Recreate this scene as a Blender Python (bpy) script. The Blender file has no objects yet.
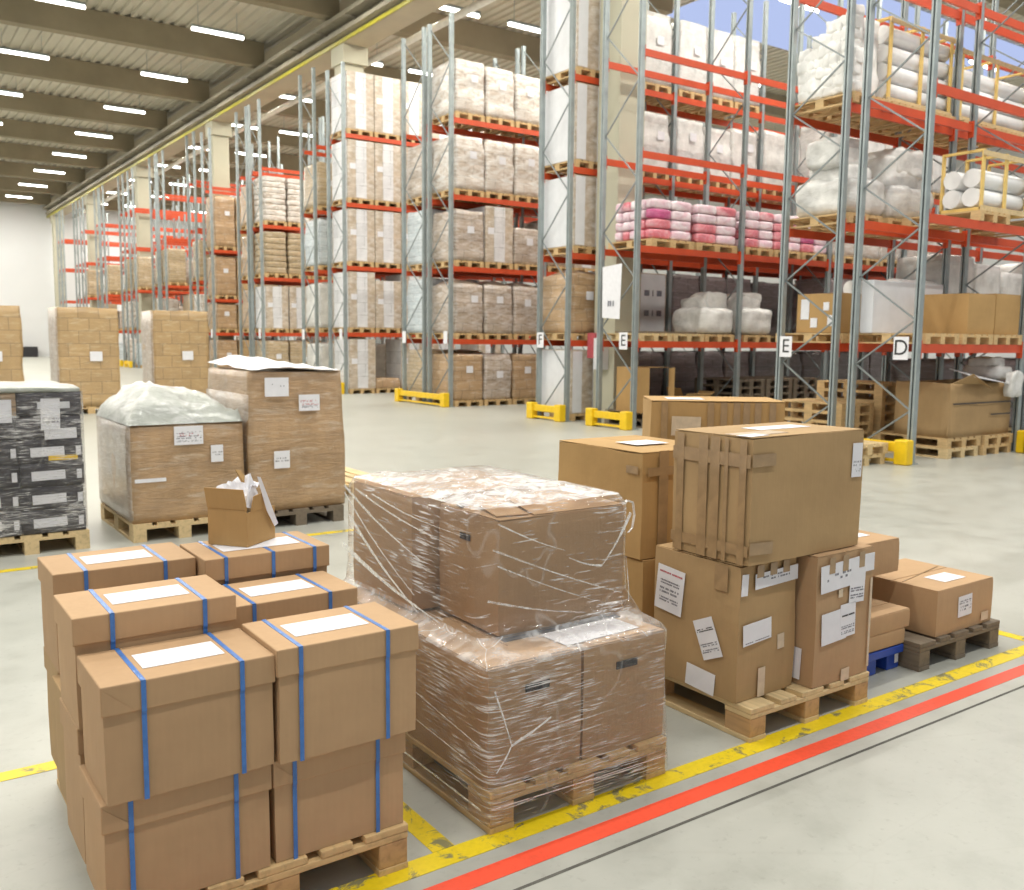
import bpy, bmesh, math, random
from mathutils import Vector, Matrix, noise as mn
PI = math.pi
SC = bpy.context.scene
COL = SC.collection
rnd = random.Random(7)

# ------------------------------------------------------------------ helpers
class MB:
    """collects boxes, bars, tubes and soft shapes into one mesh"""
    def __init__(s): s.v = []; s.f = []; s.m = []; s.s = []
    def face(s, idx, mi=0, sm=False): s.f.append(idx); s.m.append(mi); s.s.append(sm)
    def box(s, x0, x1, y0, y1, z0, z1, mi=0, M=None):
        b = len(s.v)
        P = [(x0,y0,z0),(x1,y0,z0),(x1,y1,z0),(x0,y1,z0),(x0,y0,z1),(x1,y0,z1),(x1,y1,z1),(x0,y1,z1)]
        for p in P: s.v.append(tuple(M @ Vector(p)) if M else p)
        for q in ((0,3,2,1),(4,5,6,7),(0,1,5,4),(1,2,6,5),(2,3,7,6),(3,0,4,7)): s.face([b+i for i in q], mi)
        return s
    def cbox(s, x0, x1, y0, y1, z0, z1, c=.003, mi=0, M=None):
        """box with chamfered edges"""
        bm = bmesh.new(); bmesh.ops.create_cube(bm, size=1)
        for v in bm.verts:
            v.co = Vector(((x0+x1)/2+v.co.x*(x1-x0), (y0+y1)/2+v.co.y*(y1-y0), (z0+z1)/2+v.co.z*(z1-z0)))
        bmesh.ops.bevel(bm, geom=bm.edges[:], offset=c, segments=2, affect='EDGES', profile=.5)
        b = len(s.v); bm.verts.index_update()
        for v in bm.verts: s.v.append(tuple(M @ v.co) if M else tuple(v.co))
        for f in bm.faces: s.face([b+v.index for v in f.verts], mi)
        bm.free(); return s
    def bar(s, p0, p1, w, h, mi=0, up=(0,0,1)):
        p0, p1 = Vector(p0), Vector(p1); d = (p1-p0); L = d.length; d.normalize()
        u = Vector(up)
        if abs(d.dot(u)) > .98: u = Vector((1,0,0))
        r = d.cross(u).normalized(); u = r.cross(d)
        M = Matrix(((d.x,r.x,u.x,p0.x),(d.y,r.y,u.y,p0.y),(d.z,r.z,u.z,p0.z),(0,0,0,1)))
        return s.box(0, L, -w/2, w/2, -h/2, h/2, mi, M)
    def tube(s, p0, p1, r, n=10, mi=0, r1=None, caps=True):
        p0, p1 = Vector(p0), Vector(p1); d = (p1-p0).normalized()
        u = Vector((0,0,1)) if abs(d.z) < .9 else Vector((1,0,0))
        a = d.cross(u).normalized(); c = a.cross(d); b = len(s.v); r1 = r if r1 is None else r1
        for p, rr in ((p0,r),(p1,r1)):
            for i in range(n):
                t = 2*PI*i/n; s.v.append(tuple(p+a*math.cos(t)*rr+c*math.sin(t)*rr))
        for i in range(n):
            j = (i+1) % n; s.face([b+i,b+j,b+n+j,b+n+i], mi, True)
        if caps:
            s.face([b+i for i in range(n)][::-1], mi); s.face([b+n+i for i in range(n)], mi)
        return s
    def soft(s, x0, x1, y0, y1, z0, z1, n=6, r=.12, bulge=.0, amp=0., fr=3., seed=0, mi=0, taper=0., M=None, flat=True, sm=True):
        """subdivided box: rounded edges (r as share), bulging sides, noise, optional top taper"""
        cx, cy, cz = (x0+x1)/2, (y0+y1)/2, (z0+z1)/2; hx, hy, hz = (x1-x0)/2, (y1-y0)/2, (z1-z0)/2
        idx = {}; N = n
        def vert(i, j, k):
            key = (i,j,k)
            if key in idx: return idx[key]
            p = Vector((2*i/N-1, 2*j/N-1, 2*k/N-1))
            q = p.copy()
            if r > 0:   # blend to superellipsoid
                e = 6.
                L = (abs(p.x)**e+abs(p.y)**e+abs(p.z)**e)**(1/e); sp = p/L
                q = p.lerp(sp, min(1., r*6))
            bz = bulge*(1-p.z*p.z)
            q.x *= 1+bz*(1-p.y*p.y*.5); q.y *= 1+bz*(1-p.x*p.x*.5)
            tz = 1-taper*max(0., p.z)
            q.x *= tz; q.y *= tz
            w = Vector((cx+q.x*hx, cy+q.y*hy, cz+q.z*hz))
            if amp:
                nv = mn.noise_vector(Vector((w.x*fr+seed*7.3, w.y*fr-seed*3.1, w.z*fr+seed)))
                if flat and k == 0: nv.z = 0
                w += nv*amp
            if flat: w.z = max(w.z, z0)
            if M: w = M @ w
            s.v.append(tuple(w)); idx[key] = len(s.v)-1
            return idx[key]
        for a in range(N):
            for b in range(N):
                s.face([vert(a,b,0),vert(a,b+1,0),vert(a+1,b+1,0),vert(a+1,b,0)], mi, sm)
                s.face([vert(a,b,N),vert(a+1,b,N),vert(a+1,b+1,N),vert(a,b+1,N)], mi, sm)
                s.face([vert(a,0,b),vert(a+1,0,b),vert(a+1,0,b+1),vert(a,0,b+1)], mi, sm)
                s.face([vert(a,N,b),vert(a,N,b+1),vert(a+1,N,b+1),vert(a+1,N,b)], mi, sm)
                s.face([vert(0,a,b),vert(0,a,b+1),vert(0,a+1,b+1),vert(0,a+1,b)], mi, sm)
                s.face([vert(N,a,b),vert(N,a+1,b),vert(N,a+1,b+1),vert(N,a,b+1)], mi, sm)
        return s
    def poly(s, pts, th, mi=0):
        """flat polygon (3D points, in order) given a thickness along its normal"""
        P = [Vector(p) for p in pts]; nrm = Vector((0,0,0))
        for i in range(len(P)): nrm += P[i].cross(P[(i+1) % len(P)])
        nrm.normalize(); b = len(s.v); n = len(P)
        for p in P: s.v.append(tuple(p-nrm*th/2))
        for p in P: s.v.append(tuple(p+nrm*th/2))
        s.face([b+i for i in range(n)][::-1], mi); s.face([b+n+i for i in range(n)], mi)
        for i in range(n):
            j = (i+1) % n; s.face([b+i,b+j,b+n+j,b+n+i], mi)
        return s
    def mesh(s, name, mats):
        me = bpy.data.meshes.new(name); me.from_pydata(s.v, [], s.f)
        for m in (mats if isinstance(mats, (list,tuple)) else [mats]): me.materials.append(m)
        me.polygons.foreach_set('material_index', s.m); me.polygons.foreach_set('use_smooth', s.s)
        me.validate(); me.update(); return me
    def build(s, name, mats, parent=None, loc=None, rz=0):
        o = bpy.data.objects.new(name, s.mesh(name, mats)); COL.objects.link(o)
        if parent: o.parent = parent
        if loc is not None: o.location = loc
        if rz: o.rotation_euler.z = rz
        return o

def tag(o, label=None, cat=None, group=None, kind=None):
    if label: o['label'] = label
    if cat: o['category'] = cat
    if group: o['group'] = group
    if kind: o['kind'] = kind
    return o
def empty(name, loc=(0,0,0), rz=0, rx=0, ry=0):
    o = bpy.data.objects.new(name, None); COL.objects.link(o)
    o.location = loc; o.rotation_euler = (rx, ry, rz); o.empty_display_size = .1
    return o
def copy_tree(o, parent=None):
    c = o.copy(); COL.objects.link(c); c.parent = parent
    for ch in list(o.children): copy_tree(ch, c)
    return c

# ------------------------------------------------------------------ materials
MATS = {}
def nm(name):
    m = bpy.data.materials.new(name); m.use_nodes = True; nt = m.node_tree
    b = nt.nodes['Principled BSDF']; MATS[name] = m
    return m, nt, b
def N(nt, t, **kw):
    n = nt.nodes.new(t)
    for k, v in kw.items():
        if k in n.inputs: n.inputs[k].default_value = v
        else: setattr(n, k, v)
    return n
def coords(nt, scale=(1,1,1), kind='Object', rot=(0,0,0)):
    tc = N(nt, 'ShaderNodeTexCoord'); mp = N(nt, 'ShaderNodeMapping')
    mp.inputs['Scale'].default_value = scale; mp.inputs['Rotation'].default_value = rot
    nt.links.new(tc.outputs[kind], mp.inputs['Vector']); return mp.outputs['Vector']
def ramp(nt, fac, stops):
    r = N(nt, 'ShaderNodeValToRGB'); e = r.color_ramp.elements
    while len(e) < len(stops): e.new(.5)
    for i, (p, c) in enumerate(stops):
        e[i].position = p; e[i].color = (*c, 1) if len(c) == 3 else c
    nt.links.new(fac, r.inputs['Fac']); return r.outputs['Color']
def noise(nt, vec, scale=5, detail=4, rough=.55, dist=0):
    n = N(nt, 'ShaderNodeTexNoise'); n.inputs['Scale'].default_value = scale; n.inputs['Detail'].default_value = detail
    n.inputs['Roughness'].default_value = rough; n.inputs['Distortion'].default_value = dist
    nt.links.new(vec, n.inputs['Vector']); return n.outputs['Fac']
def mix(nt, fac, a, b, mode='MIX'):
    x = N(nt, 'ShaderNodeMixRGB', blend_type=mode)
    for s, v in ((x.inputs[0], fac), (x.inputs[1], a), (x.inputs[2], b)):
        if hasattr(v, 'is_linked') or hasattr(v, 'links'): nt.links.new(v, s)
        else: s.default_value = v if not isinstance(v, tuple) else (*v, 1)[:4]
    return x.outputs[0]
def bump(nt, b, h, strength=.3, dist=.01):
    n = N(nt, 'ShaderNodeBump'); n.inputs['Strength'].default_value = strength; n.inputs['Distance'].default_value = dist
    nt.links.new(h, n.inputs['Height']); nt.links.new(n.outputs['Normal'], b.inputs['Normal']); return n
def dim(c, k): return tuple(x*k for x in c)

def plain(name, c, rough=.5, metal=0, var=.12, scale=6, coat=0):
    m, nt, b = nm(name); v = coords(nt)
    f = noise(nt, v, scale, 3)
    nt.links.new(ramp(nt, f, [(.3, dim(c, 1-var)), (.7, dim(c, 1+var*.6))]), b.inputs['Base Color'])
    b.inputs['Roughness'].default_value = rough; b.inputs['Metallic'].default_value = metal
    b.inputs['Coat Weight'].default_value = coat
    return m
def cardboard(name, c, seed=0., rough=.75):
    m, nt, b = nm(name)
    v = coords(nt); v2 = coords(nt, (1,1,.12))
    big = noise(nt, v, 2.3, 4, .6); fib = noise(nt, v2, 60, 2, .5)
    col = ramp(nt, big, [(.25, dim(c, .86)), (.55, c), (.8, dim(c, 1.10))])
    col = mix(nt, .05, col, ramp(nt, fib, [(.35, dim(c, .7)), (.65, dim(c, 1.2))]))
    nt.links.new(col, b.inputs['Base Color']); b.inputs['Roughness'].default_value = rough
    b.inputs['Specular IOR Level'].default_value = .3
    # shallow corrugation flutes run up the sides, plus handling dents
    w = N(nt, 'ShaderNodeTexWave', wave_type='BANDS', bands_direction='DIAGONAL'); w.inputs['Scale'].default_value = 38
    vv = coords(nt, (1,1,0)); nt.links.new(vv, w.inputs['Vector'])
    dn = noise(nt, v, 7, 3)
    h = N(nt, 'ShaderNodeMath', operation='MULTIPLY_ADD'); nt.links.new(w.outputs['Fac'], h.inputs[0]); h.inputs[1].default_value = .018
    nt.links.new(dn, h.inputs[2]); bump(nt, b, h.outputs[0], .35, .012)
    return m
def wood(name, c, dark=.6, rough=.7):
    m, nt, b = nm(name)
    v = coords(nt, (14,1.6,14)); v3 = coords(nt)
    f = noise(nt, v, 2.2, 5, .6, .4); g = noise(nt, v3, 5, 3)
    col = ramp(nt, f, [(.3, dim(c, dark)), (.5, c), (.75, dim(c, 1.12))])
    col = mix(nt, .35, col, ramp(nt, g, [(.3, dim(c, .72)), (.7, dim(c, 1.15))]))
    nt.links.new(col, b.inputs['Base Color']); b.inputs['Roughness'].default_value = rough
    bump(nt, b, f, .25, .004); return m
def sheetwrap(name, base, white, amount=.5, bricks=None, rough=.28, vec_scale=(1,1,1), fine=7.0):
    """goods seen through stretch film: goods colour broken into cartons, pale sheen streaks of film over them"""
    m, nt, b = nm(name)
    tc = N(nt, 'ShaderNodeTexCoord'); sp = N(nt, 'ShaderNodeSeparateXYZ'); nt.links.new(tc.outputs['Object'], sp.inputs[0])
    ad = N(nt, 'ShaderNodeMath', operation='ADD'); nt.links.new(sp.outputs[0], ad.inputs[0]); nt.links.new(sp.outputs[1], ad.inputs[1])
    cb = N(nt, 'ShaderNodeCombineXYZ'); nt.links.new(ad.outputs[0], cb.inputs[0]); nt.links.new(sp.outputs[2], cb.inputs[1])
    col = None
    big = noise(nt, tc.outputs['Object'], 3.5, 4, .6)
    if bricks:
        br = N(nt, 'ShaderNodeTexBrick'); br.inputs['Scale'].default_value = 1
        br.inputs['Brick Width'].default_value = bricks[0]; br.inputs['Row Height'].default_value = bricks[1]
        br.inputs['Mortar Size'].default_value = .008; br.inputs['Mortar Smooth'].default_value = .4
        br.inputs['Color1'].default_value = (*dim(base, 1.06), 1); br.inputs['Color2'].default_value = (*dim(base, .84), 1)
        br.inputs['Mortar'].default_value = (*dim(base, .38), 1)
        nt.links.new(cb.outputs[0], br.inputs['Vector']); col = br.outputs['Color']
        col = mix(nt, .3, col, ramp(nt, big, [(.3, dim(base, .7)), (.7, dim(base, 1.25))]))
    else:
        col = ramp(nt, big, [(.3, dim(base, .75)), (.7, dim(base, 1.15))])
    mp = N(nt, 'ShaderNodeMapping'); mp.inputs['Scale'].default_value = (1.3, fine, 1); mp.inputs['Rotation'].default_value = (0,0,.12)
    nt.links.new(cb.outputs[0], mp.inputs['Vector'])
    st = noise(nt, mp.outputs[0], 2.4, 7, .68, .8)
    lo = .62-.28*amount
    fac = ramp(nt, st, [(lo, (0,0,0)), (lo+.22, (min(1,.35+amount*.6),)*3)])
    col = mix(nt, fac, col, white)
    nt.links.new(col, b.inputs['Base Color']); b.inputs['Roughness'].default_value = rough
    b.inputs['Coat Weight'].default_value = .4; b.inputs['Coat Roughness'].default_value = .18
    h = noise(nt, mp.outputs[0], 3.2, 8, .7, 1.2)
    bump(nt, b, h, .7, .03)
    return m
def clearfilm(name, streak_scale, rot=(0,0,0), haze=.10, top=.62, thr=(.52,.72), crinkle=4., tint=(.95,.94,.93), crease_amt=.22):
    m = bpy.data.materials.new(name); m.use_nodes = True; nt = m.node_tree; nt.nodes.clear()
    out = N(nt, 'ShaderNodeOutputMaterial'); tr = N(nt, 'ShaderNodeBsdfTransparent'); tr.inputs['Color'].default_value = (1,1,1,1)
    pb = N(nt, 'ShaderNodeBsdfPrincipled'); pb.inputs['Base Color'].default_value = (*tint,1)
    pb.inputs['Roughness'].default_value = .12; pb.inputs['Subsurface Weight'].default_value = 0; pb.inputs['Specular IOR Level'].default_value = .9
    v = coords(nt, streak_scale, rot=rot); s1 = noise(nt, v, 1, 6, .62, .5)
    v2 = coords(nt); s2 = noise(nt, v2, 3.2, 3, .5)
    vo = N(nt, 'ShaderNodeTexVoronoi', feature='DISTANCE_TO_EDGE'); vo.inputs['Scale'].default_value = crinkle
    v3 = coords(nt, (1,1,.8), rot=(.4,.7,.3)); nd = N(nt, 'ShaderNodeTexNoise'); nd.inputs['Scale'].default_value = 3; nt.links.new(v3, nd.inputs['Vector'])
    dv = mix(nt, .35, v3, nd.outputs['Color']); nt.links.new(dv, vo.inputs['Vector'])
    crease = ramp(nt, vo.outputs['Distance'], [(0.0, (.6,)*3), (.011, (0,0,0))])
    mul = N(nt, 'ShaderNodeMath', operation='MULTIPLY_ADD'); nt.links.new(s1, mul.inputs[0]); mul.inputs[1].default_value = .75
    sc = N(nt, 'ShaderNodeMath', operation='MULTIPLY'); nt.links.new(s2, sc.inputs[0]); sc.inputs[1].default_value = .32
    nt.links.new(sc.outputs[0], mul.inputs[2])
    f = ramp(nt, mul.outputs[0], [(thr[0], (haze,)*3), (thr[1], (top,)*3)])  # white streaks put specular glints into the film's own colour
    f2 = mix(nt, crease_amt, f, crease, 'ADD')
    cl = N(nt, 'ShaderNodeMath', operation='MINIMUM'); nt.links.new(f2, cl.inputs[0]); cl.inputs[1].default_value = .85
    mx = N(nt, 'ShaderNodeMixShader'); nt.links.new(cl.outputs[0], mx.inputs[0])
    gl = N(nt, 'ShaderNodeBsdfGlossy'); gl.inputs['Roughness'].default_value = .10; gl.inputs['Color'].default_value = (1,1,1,1)
    fr = N(nt, 'ShaderNodeFresnel'); fr.inputs['IOR'].default_value = 1.45
    bp = N(nt, 'ShaderNodeBump'); bp.inputs['Strength'].default_value = .5; bp.inputs['Distance'].default_value = .01
    nt.links.new(mul.outputs[0], bp.inputs['Height'])
    for n_ in (pb, gl, fr): nt.links.new(bp.outputs[0], n_.inputs['Normal'])
    fs = N(nt, 'ShaderNodeMath', operation='MULTIPLY'); fs.inputs[1].default_value = .5; nt.links.new(fr.outputs[0], fs.inputs[0])
    m2 = N(nt, 'ShaderNodeMixShader'); nt.links.new(fs.outputs[0], m2.inputs[0]); nt.links.new(tr.outputs[0], m2.inputs[1]); nt.links.new(gl.outputs[0], m2.inputs[2])
    nt.links.new(m2.outputs[0], mx.inputs[1]); nt.links.new(pb.outputs[0], mx.inputs[2]); nt.links.new(mx.outputs[0], out.inputs['Surface'])
    MATS[name] = m; return m
def emission(name, c, s):
    m = bpy.data.materials.new(name); m.use_nodes = True; nt = m.node_tree; nt.nodes.clear()
    out = N(nt, 'ShaderNodeOutputMaterial'); e = N(nt, 'ShaderNodeEmission'); e.inputs[0].default_value = (*c,1); e.inputs[1].default_value = s
    nt.links.new(e.outputs[0], out.inputs[0]); return m

CB = (.465,.30,.165)
card = [cardboard('cardboard_brown', CB), cardboard('cardboard_tan', (.50,.325,.18)), cardboard('cardboard_dull', (.43,.285,.14)),
        cardboard('cardboard_golden', (.46,.285,.115))]
card_in = cardboard('cardboard_inner', (.42,.27,.14))
card_white = plain('white_board', (.72,.73,.76), .45, var=.05)
tape = plain('brown_parcel_tape', (.36,.235,.12), .30, var=.2, scale=14, coat=.3)
tape_pale = plain('pale_tape', (.62,.50,.36), .3, var=.15, scale=20)
paper = plain('white_paper', (.78,.78,.82), .55, var=.05, scale=14)
ink = plain('grey_print', (.22,.22,.26), .6, var=.5, scale=60)
ink_red = plain('red_print', (.55,.10,.12), .6, var=.4, scale=60)
black_ink = plain('black_print', (.02,.02,.02), .5)
strap_blue = plain('blue_strap', (.055,.18,.50), .32, var=.15, scale=30)
blackp = plain('black_plastic', (.025,.025,.03), .4)
pine = wood('pallet_pine', (.62,.43,.21)); pine_pale = wood('pallet_pale', (.66,.50,.27)); pine_old = wood('pallet_old_grey', (.19,.15,.105)); pine_side = wood('pallet_block', (.52,.32,.15))
pine_yellow = wood('crate_yellow_wood', (.78,.55,.18), .8)
orange = plain('orange_beam_paint', (.60,.078,.023), .38, var=.1, scale=3)
darkred = plain('orange_beam_inner', (.50,.05,.018), .45, var=.1, scale=3)
galv = plain('galvanised_steel', (.33,.375,.38), .42, .35, var=.15, scale=5)
galv_dark = plain('galvanised_bracing', (.25,.28,.285), .45, .3, var=.15, scale=5)
yguard = plain('yellow_guard_paint', (.85,.56,.012), .38, var=.1, scale=8)
concrete_wall = plain('painted_wall', (.74,.75,.76), .8, var=.03, scale=.4)
deckm = plain('steel_roof_deck', (.60,.56,.46), .5, .1, var=.06, scale=.3)
rbeam = plain('roof_beam_concrete', (.30,.255,.17), .8, var=.12, scale=1.2)
mbeam = plain('main_beam_concrete', (.50,.44,.32), .8, var=.08, scale=1.0)
colm = plain('column_concrete', (.50,.48,.37), .8, var=.07, scale=1.0)
yline = plain('yellow_cable', (.46,.42,.03), .4)
pipe_m = plain('white_pipe', (.85,.84,.78), .4)
tray_m = plain('grey_cable_tray', (.30,.27,.20), .6)
blue_plastic = plain('blue_pallet_plastic', (.02,.07,.40), .35)
sack_white = sheetwrap('white_sack', (.72,.71,.68), (.88,.88,.86), .55, fine=2.5, rough=.4)
fluff = plain('white_insulation', (.86,.85,.82), .6, var=.08, scale=9)
roll_m = plain('white_roll', (.86,.86,.85), .4, var=.07, scale=5)
pink = [sheetwrap('pink_bag', (.76,.20,.25), (.92,.74,.78), .60, fine=2), sheetwrap('rose_bag', (.80,.55,.63), (.93,.89,.91), .75, fine=2), sheetwrap('magenta_bag', (.62,.10,.28), (.88,.5,.66), .5, fine=2)]
wr_brown = sheetwrap('wrapped_brown_goods', (.47,.31,.17), (.78,.70,.62), .38, (.38,.24))
wr_gold = sheetwrap('wrapped_golden_cartons', (.50,.335,.16), (.82,.72,.52), .30, (.40,.262))
wr_white = sheetwrap('wrapped_pale_goods', (.55,.46,.38), (.86,.85,.83), .80, (.5,.3), fine=4)
wr_band = sheetwrap('wrapped_tan_carton', (.54,.44,.33), (.82,.79,.75), .62, None, fine=3)
wr_bandw = sheetwrap('wrapped_white_board', (.72,.72,.74), (.86,.86,.88), .5, (.5,.36), fine=3)
wr_grey = sheetwrap('wrapped_grey_goods', (.46,.37,.29), (.78,.75,.74), .62, (.45,.24), fine=5)
wr_tan = sheetwrap('wrapped_tan_sacks', (.50,.38,.23), (.74,.68,.58), .45, (.55,.10))
wr_mauve = sheetwrap('wrapped_dark_goods', (.22,.18,.18), (.5,.46,.48), .35, (.45,.3))
wr_bluish = sheetwrap('wrapped_pale_blue_goods', (.55,.62,.66), (.85,.88,.9), .6, (.5,.2))
wr_near = sheetwrap('wrapped_brown_carton', (.47,.305,.165), (.74,.66,.56), .36, None, fine=6.5)
wr_near2 = sheetwrap('wrapped_hazy_carton', (.47,.37,.28), (.70,.66,.63), .55, None, fine=5)
wr_pallid = sheetwrap('film_hood', (.36,.38,.34), (.76,.76,.77), .50, None, fine=3)
wr_black = sheetwrap('wrapped_black_cartons', (.035,.03,.04), (.40,.40,.44), .32, None, fine=11)
lamp_e = emission('fluorescent_tube', (1,.985,.93), 9.)
sky_e = emission('skylight_panel', (.52,.62,.95), .85)
film_low = clearfilm('stretch_film_low', (9,9,190), haze=.03, top=.72, thr=(.572,.665), crinkle=1.6)
film_diag = clearfilm('stretch_film_diagonal', (8,8,120), rot=(0,math.radians(30),math.radians(8)), haze=.03, top=.72, thr=(.572,.66), crinkle=2.0)
film_top = clearfilm('stretch_film_crumpled', (16,22,16), haze=.20, top=.72, thr=(.44,.64), crinkle=7., crease_amt=.5)
film_ledge = clearfilm('stretch_film_ledge', (9,12,9), haze=.10, top=.50, thr=(.47,.68), crinkle=4., crease_amt=.6)
film_fold = clearfilm('stretch_film_fold', (30,30,30), haze=.10, top=.62, thr=(.42,.62), crinkle=9., crease_amt=.4)

def floor_mat():
    m, nt, b = nm('polished_concrete'); v = coords(nt, kind='Object')
    a = noise(nt, v, .35, 6, .6); c = noise(nt, v, 3.2, 6, .65); d = noise(nt, v, 26, 4, .7)
    col = ramp(nt, a, [(.3, (.35,.36,.315)), (.5, (.41,.415,.365)), (.7, (.46,.46,.41))])
    col = mix(nt, .45, col, ramp(nt, c, [(.28, (.28,.285,.25)), (.48, (.415,.42,.38)), (.75, (.50,.50,.455))]))
    col = mix(nt, ramp(nt, d, [(.30, (.35,.35,.35)), (.42, (0,0,0))]), col, (.27,.26,.23))
    # hairline scratches
    w = N(nt, 'ShaderNodeTexVoronoi', feature='DISTANCE_TO_EDGE'); w.inputs['Scale'].default_value = .55
    vv = coords(nt, (1,3,1), rot=(0,0,.5)); nt.links.new(vv, w.inputs['Vector'])
    col = mix(nt, ramp(nt, w.outputs['Distance'], [(0, (.22,)*3), (.006, (0,0,0))]), col, (.36,.35,.31))
    nt.links.new(col, b.inputs['Base Color'])
    rr = ramp(nt, c, [(.3, (.30,)*3), (.7, (.42,)*3)]); nt.links.new(rr, b.inputs['Roughness'])
    b.inputs['Specular IOR Level'].default_value = .5
    bump(nt, b, d, .05, .003); return m
def line_mat(name, c, wear):
    """floor paint: worn through to the concrete in patches"""
    m, nt, b = nm(name); v = coords(nt, (1,1,1)); f = noise(nt, v, 7, 7, .72, .6); g = noise(nt, v, 40, 3)
    fac = ramp(nt, f, [(wear-.05, (1,1,1)), (wear+.015, (0,0,0))])
    col = ramp(nt, g, [(.3, dim(c, .9)), (.6, c)])
    col = mix(nt, fac, col, (.22,.20,.10))
    nt.links.new(col, b.inputs['Base Color']); b.inputs['Roughness'].default_value = .45; return m
floor_m = floor_mat()
yl_m = line_mat('yellow_floor_paint', (.80,.60,.012), .455); rl_m = line_mat('red_floor_paint', (.88,.085,.035), .22)
groove_m = plain('floor_joint', (.10,.095,.08), .8, var=.4, scale=12)

# ------------------------------------------------------------------ setting
def structure(mb, name, mat, **k):
    o = mb.build(name, mat, **k); o['kind'] = 'structure'; return o
structure(MB().box(-14, 46, -8, 77.2, -.2, 0), 'floor', floor_m)
structure(MB().box(-14, 46, 77, 77.3, 0, 12.2), 'wall_far', concrete_wall)
structure(MB().box(45.8, 46.1, -8, 77, 0, 12.2), 'wall_right', concrete_wall)

# corrugated roof deck
mb = MB(); z0 = 11.65; per = .34; x = -14.0
pr_ = []
while x < 46:
    pr_ += [(x, z0), (x+per*.42, z0), (x+per*.5, z0+.07), (x+per*.92, z0+.07)]; x += per
Y0_, Y1_ = 9.0, 77.2
b0 = len(mb.v)
for (px, pz) in pr_: mb.v += [(px, Y0_, pz), (px, Y1_, pz)]
for i in range(len(pr_)-1): mb.face([b0+2*i, b0+2*i+1, b0+2*i+3, b0+2*i+2])
# top sheet gives the roof a thickness
mb.box(-14, 46, Y0_, Y1_, z0+.16, z0+.34)
structure(mb, 'ceiling', deckm)
n_trim = 1
for k in range(-3, 9):
    yb = 26.4+6.1*k
    if yb < 9.2: continue
    for (xa, xb) in ((-14, 12.1), (12.9, 19.5 if k == -1 else 46)):
        m_ = MB().box(xa, xb, yb-.2, yb+.2, 10.85, z0+.0); structure(m_, 'trim_%d' % n_trim, rbeam); n_trim += 1
# main longitudinal concrete beam on the column line
m_ = MB().box(12.1, 12.9, 9, 77, 10.12, 11.3); structure(m_, 'trim_%d' % n_trim, mbeam); n_trim += 1
for i in range(6):
    y = 14.2+12.2*i
    if y > 76: break
    m_ = MB().box(12.16, 12.80, y-.31, y+.31, 0, 9.6).box(12.1, 12.9, y-.42, y+.42, 9.6, 10.12)
    structure(m_, 'trim_%d' % n_trim, colm); n_trim += 1
# blue-lit roof light to the right
m_ = MB().box(21.0, 36.0, 17.2, 21.9, z0-.12, z0-.01); structure(m_, 'window_1', sky_e)

# cable tray, yellow cable and pipe along the main beam
t = tag(empty('hanging_cable_tray', (11.95, 9, 10.3)), 'long grey cable tray along the flank of the main roof beam', 'cable tray')
MB().box(-.22, .14, 0, 67, .30, .34).box(-.24, -.22, 0, 67, .30, .42).build('tray', tray_m, t)
MB().box(-.06, .14, 0, 67, -.02, .02).box(-.08, -.06, 0, 67, -.02, .10).box(.12, .14, 0, 67, .02, .30).build('tray', tray_m, t)
m_ = MB()
for k in range(4): m_.tube((-.17+.07*k, 0, .36), (-.17+.07*k, 67, .36), .022, 6)
m_.build('cables', galv, t)
for k in range(34): MB().box(-.24, .14, 0, .04, .24, .30).build('bracket', tray_m, t, loc=(0, 2.0*k, 0))
tag(MB().box(12.06, 12.098, 9, 76.9, 10.13, 10.23).build('yellow_cord', yline), 'bright yellow cable running along the lower edge of the main roof beam', 'cable')
tag(MB().tube((13.85, 9, 10.3), (13.85, 76.8, 10.3), .10, 12).build('hanging_pipe', pipe_m), 'long white pipe hung beside the main roof beam', 'pipe')
tag(MB().box(8.0, 11.0, 76.3, 76.98, 0, .75).build('dock_buffer', blackp), 'dark low buffer block at the foot of the white far wall', 'buffer')

# lamps
lamp = tag(empty('ceiling_lamp'), 'bright white fluorescent tube lamp hanging below the roof deck', 'lamp', 'fluorescent ceiling lamps')
MB().box(-.8, .8, -.09, .09, .05, .12).bar((-.6,0,.12), (-.6,0,.72), .015, .015).bar((.6,0,.12), (.6,0,.72), .015, .015).build('housing', galv, lamp)
MB().tube((-.8,0,0), (.8,0,0), .047, 10).build('tube', lamp_e, lamp)
first = True
lamp_xy = []
for k in range(-3, 8):
    y = 29.95+6.1*k
    for j in range(-4, 8):
        x = 9.75+4.6*j if j <= 0 else 9.75+3.85*(1 if j == 1 else 0)+(7.5+4.8*(j-2) if j > 1 else 0)
        if j == 1: x = 14.6
        lamp_xy.append((x, y))
shown = 0
for (x, y) in lamp_xy:
    if x < -6 and y < 40: continue
    c = lamp if first else copy_tree(lamp); first = False
    c.location = (x, y, 10.93)
    side = 'left of' if x < 12 else 'right of'
    bayn = int(round((y-11.65)/6.1)); rown = int(round(abs(x-12.5)/4.6))
    o1 = ['first','second','third','fourth','fifth','sixth','seventh','eighth','ninth','tenth','eleventh','twelfth'][min(bayn,11)]
    o2 = ['nearest','second','third','fourth','fifth','sixth','seventh','eighth','ninth'][min(rown, 8)] if rown else 'closest'
    c['label'] = 'white tube lamp, %s bay from the front, %s %s the main roof beam' % (o1, o2, side)
def area(x, y, z, sx, sy, p, c=(1,.965,.88), rx=0):
    L = bpy.data.lights.new('lamp_light', 'AREA'); L.shape = 'RECTANGLE'; L.size = sx; L.size_y = sy; L.energy = p; L.color = c
    o = bpy.data.objects.new('lamp_light', L); COL.objects.link(o); o.location = (x, y, z); o.rotation_euler.x = rx
    return o
LAMP_W = 185
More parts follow.
